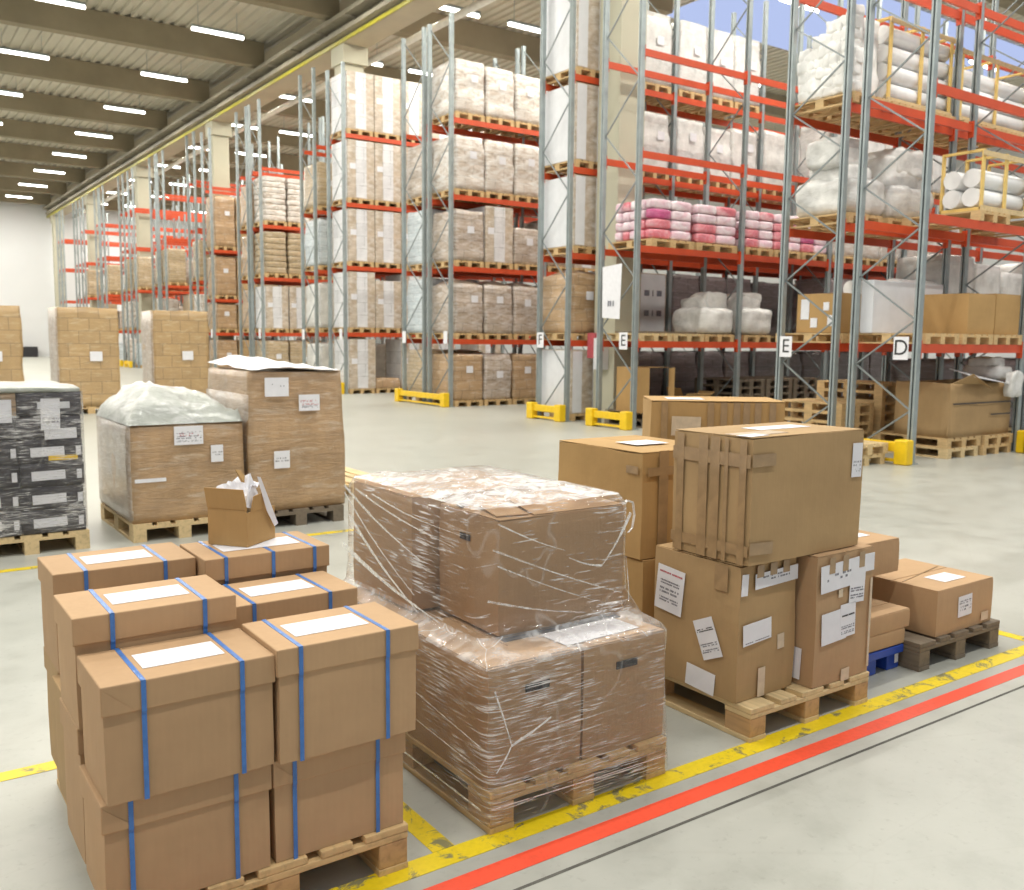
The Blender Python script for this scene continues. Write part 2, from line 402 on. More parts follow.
for (x, y) in lamp_xy:
    if -10 < x < 36: area(x, y, 10.84, 1.6, .12, LAMP_W)
for x in (-8, -3.4, 1.2, 5.8, 10.4, 15.0, 19.6):     # the same lamps over the near aisle, behind and above the viewer
    for y in (-.5, 5.5): area(x, y, 10.84, 1.6, .12, LAMP_W)

# floor markings
def marking(x0, x1, y0, y1, mat, name, lab):
    o = MB().box(0, x1-x0, 0, y1-y0, 0, .0012).build(name, mat, loc=(x0, y0, .0004)); return tag(o, lab, 'floor marking')
marking(-2, 9.5, 2.206, 2.284, rl_m, 'red_floor_line', 'red painted line on the floor in front of the pallet row')
marking(-2, 8.5, 2.352, 2.440, yl_m, 'yellow_floor_line', 'worn yellow floor line under the front ends of the pallet row')
marking(1.42, 1.50, 2.442, 3.738, yl_m, 'yellow_floor_line', 'short yellow floor line between strapped boxes pallet and film wrapped pallet')
marking(5.20, 5.28, 2.442, 3.738, yl_m, 'yellow_floor_line', 'short yellow floor line right of the old grey pallet')
marking(-3, 5.28, 3.74, 3.82, yl_m, 'yellow_floor_line', 'yellow floor line behind the front pallet row, seen at the left edge')
marking(-3, 4.3, 7.16, 7.24, yl_m, 'yellow_floor_line', 'yellow floor line in front of the second pallet row')
o = MB().box(-2, 9.5, 2.122, 2.134, 0, .0008).build('trim_%d' % n_trim, groove_m, loc=(0,0,.0004)); o['kind'] = 'structure'; n_trim += 1

# ------------------------------------------------------------------ pallets
def pallet_parts(name, deck, blk, w=.8, l=1.2):
    t = empty(name)
    bw = [.145, .10, .145, .10, .145]; gap = (w-sum(bw))/4; x = 0
    for i in range(5):
        a = x; x += bw[i]+gap
        MB().cbox(a, a+bw[i], .001*((i*7) % 3), l-.002*((i*5) % 3), .122, .144, .003).build('deck_board', deck, t)
    for y in (0, l/2-.0725, l-.145):
        MB().cbox(.001, w-.001, y+.002, y+.143, .100, .1215, .003).build('cross_board', deck, t)
    for x_ in (0, w/2-.05, w-.10):
        for y in (0, l/2-.0725, l-.145):
            MB().cbox(x_+.002, x_+.098, y+.003, y+.142, .0222, .0998, .004).build('block', blk, t)
    for x_ in (0, w/2-.05, w-.10):
        MB().cbox(x_, x_+.10, .002, l-.002, 0, .022, .003).build('bottom_board', deck, t)
    return t
def pallet_simple(mat, name='wooden_pallet', w=.8, l=1.2):
    m = MB(); bw = [.145, .10, .145, .10, .145]; gap = (w-sum(bw))/4; x = 0
    for i in range(5): m.box(x, x+bw[i], 0, l, .122, .144); x += bw[i]+gap
    for y in (0, l/2-.0725, l-.145): m.box(0, w, y, y+.145, .1, .122)
    for x_ in (0, w/2-.05, w-.1):
        for y in (0, l/2-.0725, l-.145): m.box(x_, x_+.1, y, y+.145, .022, .1)
        m.box(x_, x_+.1, 0, l, 0, .022)
    return m.mesh(name, mat)
PM = {'pine': pallet_simple(pine), 'pale': pallet_simple(pine_pale), 'old': pallet_simple(pine_old)}
def place_pallet(x, y, z, label, group, kind='pine', rz=0, w=.8):
    o = bpy.data.objects.new('wooden_pallet', PM[kind]); COL.objects.link(o); o.location = (x, y, z); o.rotation_euler.z = rz
    if w != .8: o.scale.x = w/.8
    return tag(o, label, 'pallet', group)

# ------------------------------------------------------------------ cartons
def carton(name, label, x0, x1, y0, y1, z0, z1, mat, rz=0, group=None, cat='box', amp=.004, n=10, seed=1, flaps=True, rx=0, ry=0, taper=0., piv=None):
    """closed carton: softly crushed body with two top flaps; origin at the front left bottom corner"""
    t = tag(empty(name, (x0, y0, z0), rz, rx, ry), label, cat, group)
    w, d, h = x1-x0, y1-y0, z1-z0
    MB().soft(0, w, 0, d, 0, h-(.004 if flaps else 0), n=n, r=.012, bulge=.006, amp=amp, fr=4, seed=seed, taper=taper, sm=False).build('body', mat, t)
    if flaps:
        g = .0035
        if w >= d:
            MB().cbox(.004, w-.004, .004, d/2-g, h-.0045, h, .0012).build('flap', mat, t); MB().cbox(.004, w-.004, d/2+g, d-.004, h-.0045, h-.0005, .0012).build('flap', mat, t)
        else:
            MB().cbox(.004, w/2-g, .004, d-.004, h-.0045, h, .0012).build('flap', mat, t); MB().cbox(w/2+g, w-.004, .004, d-.004, h-.0045, h-.0005, .0012).build('flap', mat, t)
    return t
E0 = .0045   # stand-off so a sheet clears the gently dented board
def on_front(t, x0, x1, z0, z1, mat, name='label', rot=0, y=-E0, lab=None):
    cx, cz = (x0+x1)/2, (z0+z1)/2
    o = MB().box(-(x1-x0)/2, (x1-x0)/2, -.0006, .0006, -(z1-z0)/2, (z1-z0)/2).build(name, mat, t, loc=(cx, y, cz))
    o.rotation_euler.y = rot
    if lab: o['label'] = lab
    return o
def on_left(t, y0, y1, z0, z1, mat, name='label', rot=0, x=-E0, lab=None):
    o = MB().box(-.0006, .0006, -(y1-y0)/2, (y1-y0)/2, -(z1-z0)/2, (z1-z0)/2).build(name, mat, t, loc=(x, (y0+y1)/2, (z0+z1)/2))
    o.rotation_euler.x = rot
    if lab: o['label'] = lab
    return o
def on_top(t, x0, x1, y0, y1, z, mat, name='label', rot=0, lab=None):
    o = MB().box(-(x1-x0)/2, (x1-x0)/2, -(y1-y0)/2, (y1-y0)/2, -.0006, .0006).build(name, mat, t, loc=((x0+x1)/2, (y0+y1)/2, z+.0012))
    o.rotation_euler.z = rot
    if lab: o['label'] = lab
    return o
def prints(lbl, w, h, rows, axis, mat=None, seed=0, off=.0011):
    """small illegible printed rows on a label (child of the label); axis 'f' front or 'l' left face"""
    r = random.Random(seed); m = MB()
    fine = []
    for (zc, hh, fill) in rows:
        k_ = 2 if hh > .09 else 1
        for q in range(k_): fine.append((zc-hh/2+(q+.5)*hh/k_, hh/k_*.55, fill))
    for (zc, hh, fill) in fine:
        x = -w*.42
        while x < w*.42:
            ww = r.uniform(.02, .075)*w
            if r.random() < fill:
                a, b_ = x, min(x+ww*.8, w*.44)
                if axis == 'f': m.box(a, b_, -off, -off+.0003, (zc-hh/2)*h, (zc+hh/2)*h)
                elif axis == 'l': m.box(-off, -off+.0003, a, b_, (zc-hh/2)*h, (zc+hh/2)*h)
                else: m.box(a, b_, (zc-hh/2)*h, (zc+hh/2)*h, off-.0003, off)
            x += ww
    if m.v: m.build('print', mat or ink, lbl)

def strapped(label, x0, x1, y0, y1, z0, z1, mat, rz=0, straps=(.22,.80), lidh=.078, top=True, seed=0, group='lidded boxes with blue straps'):
    if z0 > .3: z0 += .0018
    w, d, h = x1-x0, y1-y0, z1-z0
    t = tag(empty('strapped_box', (x0, y0, z0), rz), label, 'box', group)
    MB().soft(0, w, 0, d, 0, h-.006, n=8, r=.01, bulge=.004, amp=.0025, fr=4, seed=seed, sm=False).build('body', mat, t)
    e = .006
    lid = MB().cbox(-e, w+e, -e, d+e, h-lidh, h, .0035)
    l = lid.build('lid', mat, t)
    # diagonal gusset flap folded at the front corner of the lid
    q = MB(); yy = -e-.0013
    q.poly([(-e+.002, yy, h-.006), (-e+.002, yy, h-lidh+.004), (lidh*.95, yy, h-lidh+.004)], .0016)
    q.build('corner_fold', mat, l)
    for s_ in straps:
        xc = w*s_; sw = .0062; th = .0012; r_ = MB()
        r_.box(xc-sw, xc+sw, -e-th-.0022, d+e+th, h, h+th)
        r_.box(xc-sw, xc+sw, -e-th-.0022, -e-.0022, h-lidh-.002, h+th)
        r_.bar((xc, -e-.0028, h-lidh), (xc, -.0055, h-lidh-.012), 2*sw, th, up=(0,1,0))
        r_.box(xc-sw, xc+sw, -.0055-th, -.0055, .0, h-lidh-.012)
        r_.box(xc-sw, xc+sw, d+.0055, d+.0055+th, 0, h-lidh); r_.box(xc-sw, xc+sw, d+e, d+e+th, h-lidh-.002, h+th)
        r_.build('strap', strap_blue, t)
    if top:
        a, b_ = straps[0]*w+.02, straps[-1]*w-.018
        lb = on_top(t, a, b_, d*.28, d*.72, h, paper, lab='white paper label')
        prints(lb, b_-a, d*.44, [(.22,.05,.22),(-.12,.05,.18)], 't', card_white, seed)
    return t

cA, cB, cC, cD = card
p1 = pallet_parts('wooden_pallet', pine, pine_side)
p1.location = (.515, 2.41, 0); tag(p1, 'wooden pallet under the boxes with blue straps at front left', 'pallet', None)
S = strapped
S('lower box with blue straps, front left corner of the strapped stack', .447, .880, 2.42, 2.69, .144, .452, cA, straps=(.15,.78), top=False, seed=2)
S('topmost box with blue straps nearest the viewer, front left of the stack', .452, .888, 2.395, 2.672, .452, .768, cA, rz=.004, seed=4)
S('lower box with blue straps at the front right corner of the stack', .897, 1.305, 2.425, 2.70, .144, .450, cB, straps=(.14,.78), top=False, seed=6)
S('top box with blue straps at the front right corner beside the wrapped load', .900, 1.328, 2.385, 2.665, .450, .782, cB, rz=-.004, straps=(.145,.77), seed=8)
S('lower box at left, second row behind the front left strapped box', .450, .885, 2.72, 2.985, .144, .548, cA, top=False, seed=10)
S('second row top box with blue straps, directly behind the nearest one', .444, .882, 2.692, 2.970, .548, .868, cB, seed=12)
S('lower box in the second row at right, mostly hidden', .900, 1.32, 2.73, 3.0, .144, .45, cA, top=False, seed=14)
S('second row top box with blue straps behind the front right one', .912, 1.345, 2.83, 3.10, .45, .79, cB, rz=.01, straps=(.18,.78), seed=16)
S('lower box in the third row at left, its side facing the bare floor', .47, .90, 3.010, 3.25, .144, .53, cC, top=False, seed=18)
S('rear lower box at the left end of the strapped stack', .49, .92, 3.27, 3.54, .144, .545, cC, top=False, seed=20)
S('rear left top box with blue straps, farthest back on its pallet', .478, .915, 3.205, 3.485, .545, .875, cA, rz=.005, straps=(.21,.78), seed=22)
S('rear lower box at the right end of the strapped stack', .940, 1.345, 3.14, 3.42, .144, .545, cC, top=False, seed=24)
S('rear right top box with three blue straps, small open carton on it', .934, 1.375, 3.13, 3.42, .545, .878, cA, rz=.0, straps=(.15,.53,.88), seed=26)

# small open carton standing on the rear right strapped box
t = tag(empty('open_carton', (1.112, 3.225, .8815), math.radians(37)), 'small open brown carton with white paper inside, standing on a strapped box', 'box')
th = .004; w, d, h = .178, .165, .135
m_ = MB().box(0, w, 0, d, 0, th).box(0, w, 0, th, th, h*.92).box(0, w, d-th, d, th, h).box(0, th, th, d-th, th, h).box(w-th, w, th, d-th, th, h*.55)
m_.build('body', cD, t)
MB().poly([(-.001,-.001,h),(-.001,d,h),(-.012,d+.004,h+.074),(-.012,.006,h+.074)], .003).build('flap', cD, t)
MB().poly([(.02,-.001,h*.92),(w*.62,-.001,h*.92),(w*.50,-.008,h+.052),(.03,-.008,h+.045)], .003).build('flap', cD, t)
MB().poly([(w*.30,d*.5,h+.135),(w*.48,d*.5,h+.128),(w+.035,.03,h*.62),(w+.01,.02,h*.40),(w*.98,.06,h*.42)], .003).build('flap', cD, t)
MB().poly([(w*.28,-.012,h+.115),(w*.38,-.014,h+.110),(w*.99,-.014,h*.42),(w*.88,-.012,h*.36),(w*.60,-.012,h*.86)], .002).build('paper_strip', paper, t)
MB().poly([(.0,.004,h+.01),(w*.30,.02,h+.125),(w*.42,.03,h+.11),(w*.62,.01,h+.0),(w*.3,.004,h-.005)], .002).build('packing_paper', paper, t)
m_ = MB(); r = random.Random(3); G = 9
for i in range(G+1):
    for j in range(G+1):
        u, v_ = i/G, j/G
        m_.v.append((.006+u*(w*.55), .008+v_*(d-.014), h+.02+.085*u*(1-.4*v_)+.02*math.sin(5*u+6*v_)+r.uniform(-.010,.010)))
for i in range(G):
    for j in range(G): m_.face([i*(G+1)+j, (i+1)*(G+1)+j, (i+1)*(G+1)+j+1, i*(G+1)+j+1], 0, False)
m_.build('packing_paper', paper, t)

# ---- pallet 2: film wrapped cartons
p2 = pallet_parts('wooden_pallet', pine, pine_side)
p2.location = (1.628, 2.425, 0); tag(p2, 'wooden pallet under the film wrapped cartons in the middle', 'pallet')
def open_top_marks(t, w, d, h, z):
    MB().box(-.05, .05, -.003, 0, -.014, .014).build('hand_hole', blackp, t, loc=(w*.5, -.0046, h*.78))
LC = 'large brown cartons under the clear film'
for (xa, ya, lab, sd) in ((1.632, 2.45, 'lower front left carton under the clear film', 31), (2.035, 2.45, 'lower front right carton under the clear film', 32),
                          (1.632, 3.05, 'lower rear left carton under the clear film', 33), (2.035, 3.05, 'lower rear right carton under the clear film', 34)):
    t = carton('wrapped_carton', lab, xa, xa+.396, ya, ya+.585, .144, .556, cA, group=LC, seed=sd, amp=.003)
    if ya < 3: open_top_marks(t, .396, .585, .412, 0)
t = carton('wrapped_carton', 'upper front carton of the film wrapped load, tilted flaps', 1.835, 2.425, 2.69, 3.11, .566, .992, cA, seed=36, group=LC, amp=.004)
o = MB().box(0, .003, -.035, .035, -.012, .012).build('hand_hole', blackp, t, loc=(-.0065, .22, .33))
t = carton('wrapped_carton', 'upper rear carton of the film wrapped load, leaning left', 1.728, 2.36, 3.135, 3.66, .566, 1.02, cA, seed=37, group=LC, amp=.004, rz=.0)
t.rotation_euler.y = .0
# loose board and paper sheets lying on the lower cartons, beneath the film
tag(MB().box(0, .36, 0, .15, 0, .0015).build('paper_sheet', paper, loc=(1.99, 2.49, .5625), rz=.05), 'white paper sheet under film on top of the lower cartons', 'paper')
tag(MB().box(0, .55, 0, .030, 0, .003).build('black_strip', blackp, loc=(1.84, 2.655, .5575), rz=.01), 'long black plastic strip at the foot of the upper wrapped carton', 'strip')
tag(MB().poly([(1.84,2.95,.9965),(2.0,3.10,.9985),(1.93,3.10,.9985),(1.86,3.02,.997)], .003).build('dark_gap_patch', blackp), 'dark patch standing in for the shaded hole between the upper cartons', 'tape')  # black patch stands in for shade in the hole between the cartons

t = bpy.data.objects['wrapped_carton.004']
MB().poly([(.16,.01,.429),(.585,.01,.429),(.56,.30,.452),(.22,.34,.458)], .003).build('raised_flap', cB, t)
MB().poly([(.02,.05,.430),(.15,.03,.430),(.21,.33,.448),(.10,.36,.440)], .003).build('raised_flap', cB, t)
for (xa, xb, ya) in ((1.64, 2.0, 2.452), (2.08, 2.42, 2.455)):
    o = MB().poly([(xa,ya+.012,.5585),(xb-.01,ya+.012,.5585),(xb-.02,ya+.16,.5595),(xa+.03,ya+.16,.5595)], .0015).build('loose_board', cB); tag(o, 'loose brown board under film on the lower cartons, %s one' % ('left' if xa < 2 else 'right'), 'board')
# envelope of stretch film
def rect_ring(x0, x1, y0, y1, z, n, r=.03):
    P = []; L = [(x0,y0,x1,y0),(x1,y0,x1,y1),(x1,y1,x0,y1),(x0,y1,x0,y0)]
    for (a,b,c,d_) in L:
        for i in range(n): P.append(Vector((a+(c-a)*i/n, b+(d_-b)*i/n, z)))
    cx, cy = (x0+x1)/2, (y0+y1)/2; out = []
    for p in P:   # trim corners a little
        e = 24; u = abs((p.x-cx)/((x1-x0)/2)); v = abs((p.y-cy)/((y1-y0)/2)); Lq = (u**e+v**e)**(1/e)
        out.append(Vector((cx+(p.x-cx)/Lq, cy+(p.y-cy)/Lq, z)))
    return out
def film_env(levels, n, name, mats, parent, amp, fr, cap=None, seed=0, sub=6, mi_fn=None):
    rings = []
    for k in range(len(levels)-1):
        a, b = levels[k], levels[k+1]
        s_ = max(1, int(abs(b[4]-a[4])/.03)+int(math.hypot(b[0]-a[0], b[2]-a[2])/.04)); s_ = min(s_, 16)
        for i in range(s_):
            t_ = i/s_; rings.append([a[j]+(b[j]-a[j])*t_ for j in range(5)])
    rings.append(list(levels[-1]))
    m = MB(); rows = []
    for rg in rings:
        ids = []
        for p in rect_ring(*rg[:4], rg[4], n):
            nv = mn.noise_vector(Vector((p.x*fr+seed, p.y*fr, p.z*fr*1.7))); nv2 = mn.noise_vector(Vector((p.x*fr*4+seed, p.y*fr*4, p.z*fr*6)))
            q = p+Vector((nv.x, nv.y, nv.z*.4))*amp+nv2*amp*.35
            # never inside the goods: push outwards only
            cx, cy = (rg[0]+rg[1])/2, (rg[2]+rg[3])/2
            d0 = Vector((p.x-cx, p.y-cy)); d1 = Vector((q.x-cx, q.y-cy))
            if d1.length < d0.length: q.x, q.y = p.x, p.y
            m.v.append(tuple(q)); ids.append(len(m.v)-1)
        rows.append(ids)
    nn = len(rows[0])
    for k in range(len(rows)-1):
        mi = mi_fn(rings[k][4]) if mi_fn else 0
        for i in range(nn):
            j = (i+1) % nn; m.face([rows[k][i], rows[k][j], rows[k+1][j], rows[k+1][i]], mi, True)
    if cap:
        rg = rings[-1]; last = rows[-1]; cx, cy = (rg[0]+rg[1])/2, (rg[2]+rg[3])/2
        for s_ in range(1, 9):
            t_ = 1-s_/8; ids = []
            for q0 in [Vector(m.v[i]) for i in last]:
                x = cx+(q0.x-cx)*t_; y = cy+(q0.y-cy)*t_
                z = q0.z*(t_)+(rg[4]+cap)*(1-t_)+mn.noise(Vector((x*9+seed, y*9, 3)))*.016+abs(mn.noise(Vector((x*22+seed, y*22, 5))))*.012
                m.v.append((x, y, max(z, rg[4]-.004))); ids.append(len(m.v)-1)
            prev = last if s_ == 1 else prev_ids
            for i in range(nn):
                j = (i+1) % nn; m.face([prev[i], prev[j], ids[j], ids[i]], (len(mats)-1), True)
            prev_ids = ids
    return m.build(name, mats, parent)
fo = film_env([(1.612,2.448,2.412,3.655,.03), (1.614,2.446,2.414,3.652,.14), (1.618,2.444,2.436,3.650,.40), (1.616,2.446,2.434,3.655,.555),
               (1.640,2.444,2.455,3.660,.572), (1.69,2.440,2.57,3.69,.590), (1.702,2.438,2.655,3.70,.66), (1.706,2.440,2.672,3.70,.80), (1.712,2.442,2.672,3.70,1.0), (1.735,2.425,2.70,3.69,1.036)],
              34, 'stretch_film', [film_low, film_diag, film_ledge, film_top], None, .007, 3.2, cap=.034, seed=5, mi_fn=lambda z: 0 if z < .552 else (2 if z < .60 else 1))
tag(fo, 'glossy clear stretch film wound round the middle pallet of cartons', 'plastic film')
# loose film tail at the right upper corner
m_ = MB(); pts = [(2.455,2.74,.985),(2.475,2.73,1.00),(2.50,2.725,.99),(2.505,2.72,.94),(2.49,2.715,.89),(2.465,2.71,.875)]
for a, b_ in zip(pts, pts[1:]): m_.bar(a, b_, .012, .0015, up=(1,0,0))
m_.build('film_tail', film_top, fo)
def fold(pts, w0, w1, up):
    m_ = MB(); n_ = len(pts)-1
    for q in range(n_):
        a, b_ = Vector(pts[q]), Vector(pts[q+1]); ww = w0+(w1-w0)*q/max(1,n_-1)
        m_.bar(a, b_+(b_-a)*.02, ww*.5, .0012, up=up)
    m_.build('film_fold', film_fold, fo)
X_, Y_ = 1.694, 2.650          # twisted folds drawn taut across the left and front sides
for (ya, za, yb, zb, w_) in ((3.66,1.00,2.98,.80,.016),(3.66,.97,3.05,.66,.010),(3.62,.88,3.02,.60,.024),(3.68,.74,2.86,.60,.030),(3.55,1.0,2.76,.90,.010),(3.40,1.0,2.72,.95,.007)):
    fold([(X_-.004-.006*math.sin(PI*q/5), ya+(yb-ya)*q/5, za+(zb-za)*q/5-.012*math.sin(PI*q/5)) for q in range(6)], w_*1.5, w_*.4, (1,0,0))
for (xa, za, xb, zb, w_) in ((1.80,.99,2.10,.86,.008),(1.78,.90,2.38,.66,.010),(1.80,.84,2.30,.63,.007),(1.76,.72,2.2,.61,.012),(2.42,.97,2.28,.78,.020),(2.28,.78,2.12,.83,.012),(2.42,.62,2.40,.80,.008)):
    fold([(xa+(xb-xa)*q/5, Y_-.002-.005*math.sin(PI*q/5), za+(zb-za)*q/5-.008*math.sin(PI*q/5)) for q in range(6)], w_*1.4, w_*.4, (0,1,0))
for (xa, za, xb, zb, w_) in ((1.63,.50,1.70,.30,.010),(1.70,.30,1.86,.36,.018),(1.70,.30,1.64,.22,.012),(1.62,.10,2.40,.085,.007)):
    fold([(xa, 2.408, za), ((xa+xb)/2, 2.404, (za+zb)/2), (xb, 2.408, zb)], w_, w_*.7, (0,1,0))
for (ya, za, yb, zb, w_) in ((3.6,.10,2.46,.085,.012),(3.6,.44,2.46,.30,.006),(3.6,.30,2.46,.22,.006)):
    fold([(1.606, ya, za), (1.600, (ya+yb)/2, (za+zb)/2), (1.606, yb, zb)], w_, w_, (1,0,0))

# ---- pallet 3: three big labelled cartons and two behind
p3 = pallet_parts('wooden_pallet', pine_pale, pine_side)
p3.location = (2.90, 2.425, 0); tag(p3, 'pale wooden pallet under the tall cartons with white shipping labels', 'pallet')
t = carton('labelled_carton', 'lower left carton with torn red and white documents pouch on its side', 2.892, 3.262, 2.50, 2.98, .1442, .726, cC, seed=41, amp=.007, rz=.03)
L_ = on_left(t, .30, .46, .30, .50, paper, 'document_pouch', .10, lab='white pouch with grey print', x=-.009); prints(L_, .16, .2, [(.36,.07,.9)], 'l', ink_red, 1); prints(L_, .13, .2, [(-.05,.16,.9),(.14,.12,.9),(-.25,.12,.8)], 'l', ink, 2)
L_ = on_left(t, .10, .21, .155, .325, paper, 'label', -.42, x=-.009); prints(L_, .11, .17, [(.22,.10,.9)], 'l', black_ink, 3); prints(L_, .11, .17, [(-.15,.1,.8),(-.3,.1,.7)], 'l', ink, 4)
L_ = on_left(t, .11, .27, .005, .10, paper, 'label', .08, x=-.009)
on_left(t, .06, .13, .46, .567, tape, 'tape', x=-.0068)
f_ = on_front(t, .0, .04, .455, .545, paper, 'label', .05, y=-.0085)
f_ = on_front(t, .085, .365, .475, .54, paper, 'label', -.03, y=-.0085); prints(f_, .28, .065, [(.1,.4,.35)], 'f', ink, 5)
f_ = on_front(t, .02, .20, .245, .335, paper, 'label', -.06, y=-.0085); prints(f_, .18, .09, [(-.4,.08,.95)], 'f', ink, 15)
on_front(t, .245, .29, .19, .255, tape_pale, 'sticker', -.05, y=-.0085)
on_front(t, .125, .17, .005, .13, tape_pale, 'tape', y=-.0085)
for x_ in (.115, .20, .285): on_front(t, x_-.022, x_+.022, .52, .572, tape, 'tape', y=-.0098)
t = carton('labelled_carton', 'narrow tall lower right carton with ragged white labels on its front', 3.292, 3.70, 2.428, 3.02, .1442, .726, cA, seed=42, amp=.006, rz=.02)
f_ = on_front(t, .015, .30, .425, .545, paper, 'label', -.05, y=-.0085); prints(f_, .28, .12, [(.0,.3,.35)], 'f', ink, 6)
f_ = on_front(t, .225, .335, .345, .54, paper, 'label', .04, y=-.0092); prints(f_, .11, .19, [(-.2,.12,.8),(-.36,.12,.8)], 'f', ink, 7)
on_front(t, .31, .40, .475, .555, paper, 'label', .0, y=-.0089)
for x_ in (.09, .185, .305): on_front(t, x_-.02, x_+.02, .50, .57, tape, 'tape', y=-.0100)
on_front(t, .145, .175, .385, .42, tape_pale, 'sticker', y=-.0085)
f_ = on_front(t, .035, .21, .19, .33, paper, 'label', -.05, y=-.0085, lab='blank white label')
f_ = on_front(t, .165, .275, .20, .35, paper, 'label', -.03, y=-.0092); prints(f_, .11, .15, [(.15,.09,.95)], 'f', black_ink, 8); prints(f_, .11, .15, [(-.2,.12,.8),(-.36,.1,.6)], 'f', ink, 9)
on_left(t, .06, .20, .03, .17, paper, 'label', .04, x=-.008)
on_front(t, .19, .25, .0, .055, tape_pale, 'tape', y=-.0085); on_front(t, .38, .395, .03, .44, tape_pale, 'tape', y=-.0085)
t = carton('big_carton', 'big taped carton lying on top of the two labelled cartons', 2.888, 3.634, 2.462, 2.890, .7285, 1.252, cC, seed=43, amp=.006, rz=.012, flaps=True)
for (a, b_) in ((.02,.055),(.115,.135),(.16,.21),(.225,.275),(.36,.40)): on_left(t, a, b_, .004, .512, tape, 'tape', x=-.0072)
on_left(t, .0, .425, .40, .455, tape, 'tape', x=-.0062); on_left(t, .0, .425, .04, .085, tape, 'tape', x=-.0062)
on_front(t, -.002, .14, .405, .455, tape, 'tape', y=-.0072); on_front(t, -.002, .14, .045, .095, tape, 'tape', .05, y=-.0072)
f_ = on_front(t, .655, .725, .315, .465, paper, 'label', .02, y=-.0075); prints(f_, .07, .15, [(-.1,.2,.25),(-.3,.1,.3)], 'f', ink, 10)
on_top(t, .28, .62, .19, .30, .5238, paper, 'label', .0); on_top(t, .01, .30, .06, .16, .5238, tape_pale, 'tape', .03); on_top(t, .0, .13, .02, .09, .5246, paper, 'label', .1)
t = carton('tall_carton', 'upper rear carton standing left of the big taped carton', 2.925, 3.46, 3.13, 3.76, .618, 1.120, cD, seed=44, amp=.007)
on_top(t, .15, .36, .2, .36, .508, paper, 'label'); on_front(t, .10, .16, .0, .505, tape, 'tape', y=-.0075); on_front(t, .03, .20, .39, .43, tape, 'tape', y=-.0082); on_left(t, .02, .10, .40, .435, tape, 'tape', x=-.008)
t = carton('tall_carton', 'lower rear carton beneath the upper rear one, white label at its front', 2.935, 3.46, 3.12, 3.72, .144, .615, cD, seed=45, amp=.005)
on_front(t, .10, .17, .33, .45, paper, 'label', y=-.0075)

# carton behind, on a pallet of its own
place_pallet(4.04, 4.27, 0, 'pallet hidden behind the big taped carton, under the long rear carton', None, 'pine', rz=-.66)
t = carton('long_carton', 'long tape-banded carton behind the big taped carton', 4.031, 4.866, 4.252, 4.75, .1445, 1.262, cD, seed=46, amp=.010, rz=-.645)
for x_ in (.055, .34, .42, .50, .56, .63, .72): on_front(t, x_+.01, x_+.05, .5, 1.11, tape, 'tape', y=-.0115)
on_front(t, .13, .31, .90, 1.02, tape_pale, 'document_pouch', .02, y=-.0125, lab='crumpled clear document pouch')
on_top(t, .12, .35, .1, .3, 1.119, card_white, 'label')

# blue plastic pallet with small cartons
t = tag(empty('blue_plastic_pallet', (3.74, 2.60, 0)), 'small blue plastic pallet between the pale pallet and the old grey one', 'pallet')
MB().cbox(0, .505, 0, .8, .085, .125, .004).build('deck', blue_plastic, t)
m_ = MB()
for k in range(8): MB().box(.03+.06*k, .05+.06*k, .03, .77, .125, .132).build('rib', blue_plastic, t)
for x_ in (.02, .21, .40):
    for y_ in (.02, .35, .68): MB().cbox(x_, x_+.10, y_, y_+.10, 0, .0848, .006).build('foot', blue_plastic, t)
on_front(t, .46, .49, .03, .075, paper, 'label', y=.0185)
carton('small_carton', 'lower flat carton on the blue plastic pallet', 3.745, 4.250, 2.60, 2.84, .133, .212, cB, seed=51, amp=.002)
carton('small_carton', 'upper flat carton at the front of the blue plastic pallet', 3.745, 4.285, 2.60, 2.84, .2125, .305, cB, seed=52, amp=.002)
carton('small_carton', 'hidden carton at the back of the blue plastic pallet', 3.75, 4.25, 2.87, 3.30, .133, .452, cA, seed=53, amp=.002)
t = carton('small_carton', 'raised carton behind the narrow labelled carton, topmost on the blue pallet', 3.80, 4.385, 2.74, 3.25, .4525, .628, cA, seed=54, amp=.003)
MB().poly([(.10,.50,.17),(.24,.50,.17),(.25,.50,.215),(.10,.50,.225)], .003).build('raised_flap', cD, t)
on_top(t, .3, .5, .12, .36, .176, paper, 'label')

# ---- pallet 5, old grey
p5 = pallet_parts('wooden_pallet', pine_old, pine_old)
p5.location = (4.255, 2.515, 0); p5.rotation_euler.z = -.01; p5.scale.x = .93; tag(p5, 'old weathered grey pallet at the right end of the row', 'pallet')
t = carton('wide_carton', 'low wide carton with a white label on the old grey pallet', 4.415, 4.955, 2.535, 3.06, .1445, .385, cB, seed=55, amp=.003)
f_ = on_front(t, .19, .32, .075, .185, paper, 'label', -.03, y=-.0055); prints(f_, .13, .11, [(.2,.2,.6),(-.1,.3,.4)], 'f', ink, 11)
on_front(t, .42, .49, .02, .065, tape_pale, 'sticker', y=-.0055)
on_top(t, .20, .40, .08, .20, .2415, paper, 'label')
MB().bar((.02,.21,.2415), (.5,.30,.2425), .006, .002).build('seam', tape, t)
on_top(t, .05, .2, .42, .50, .2415, paper, 'label')

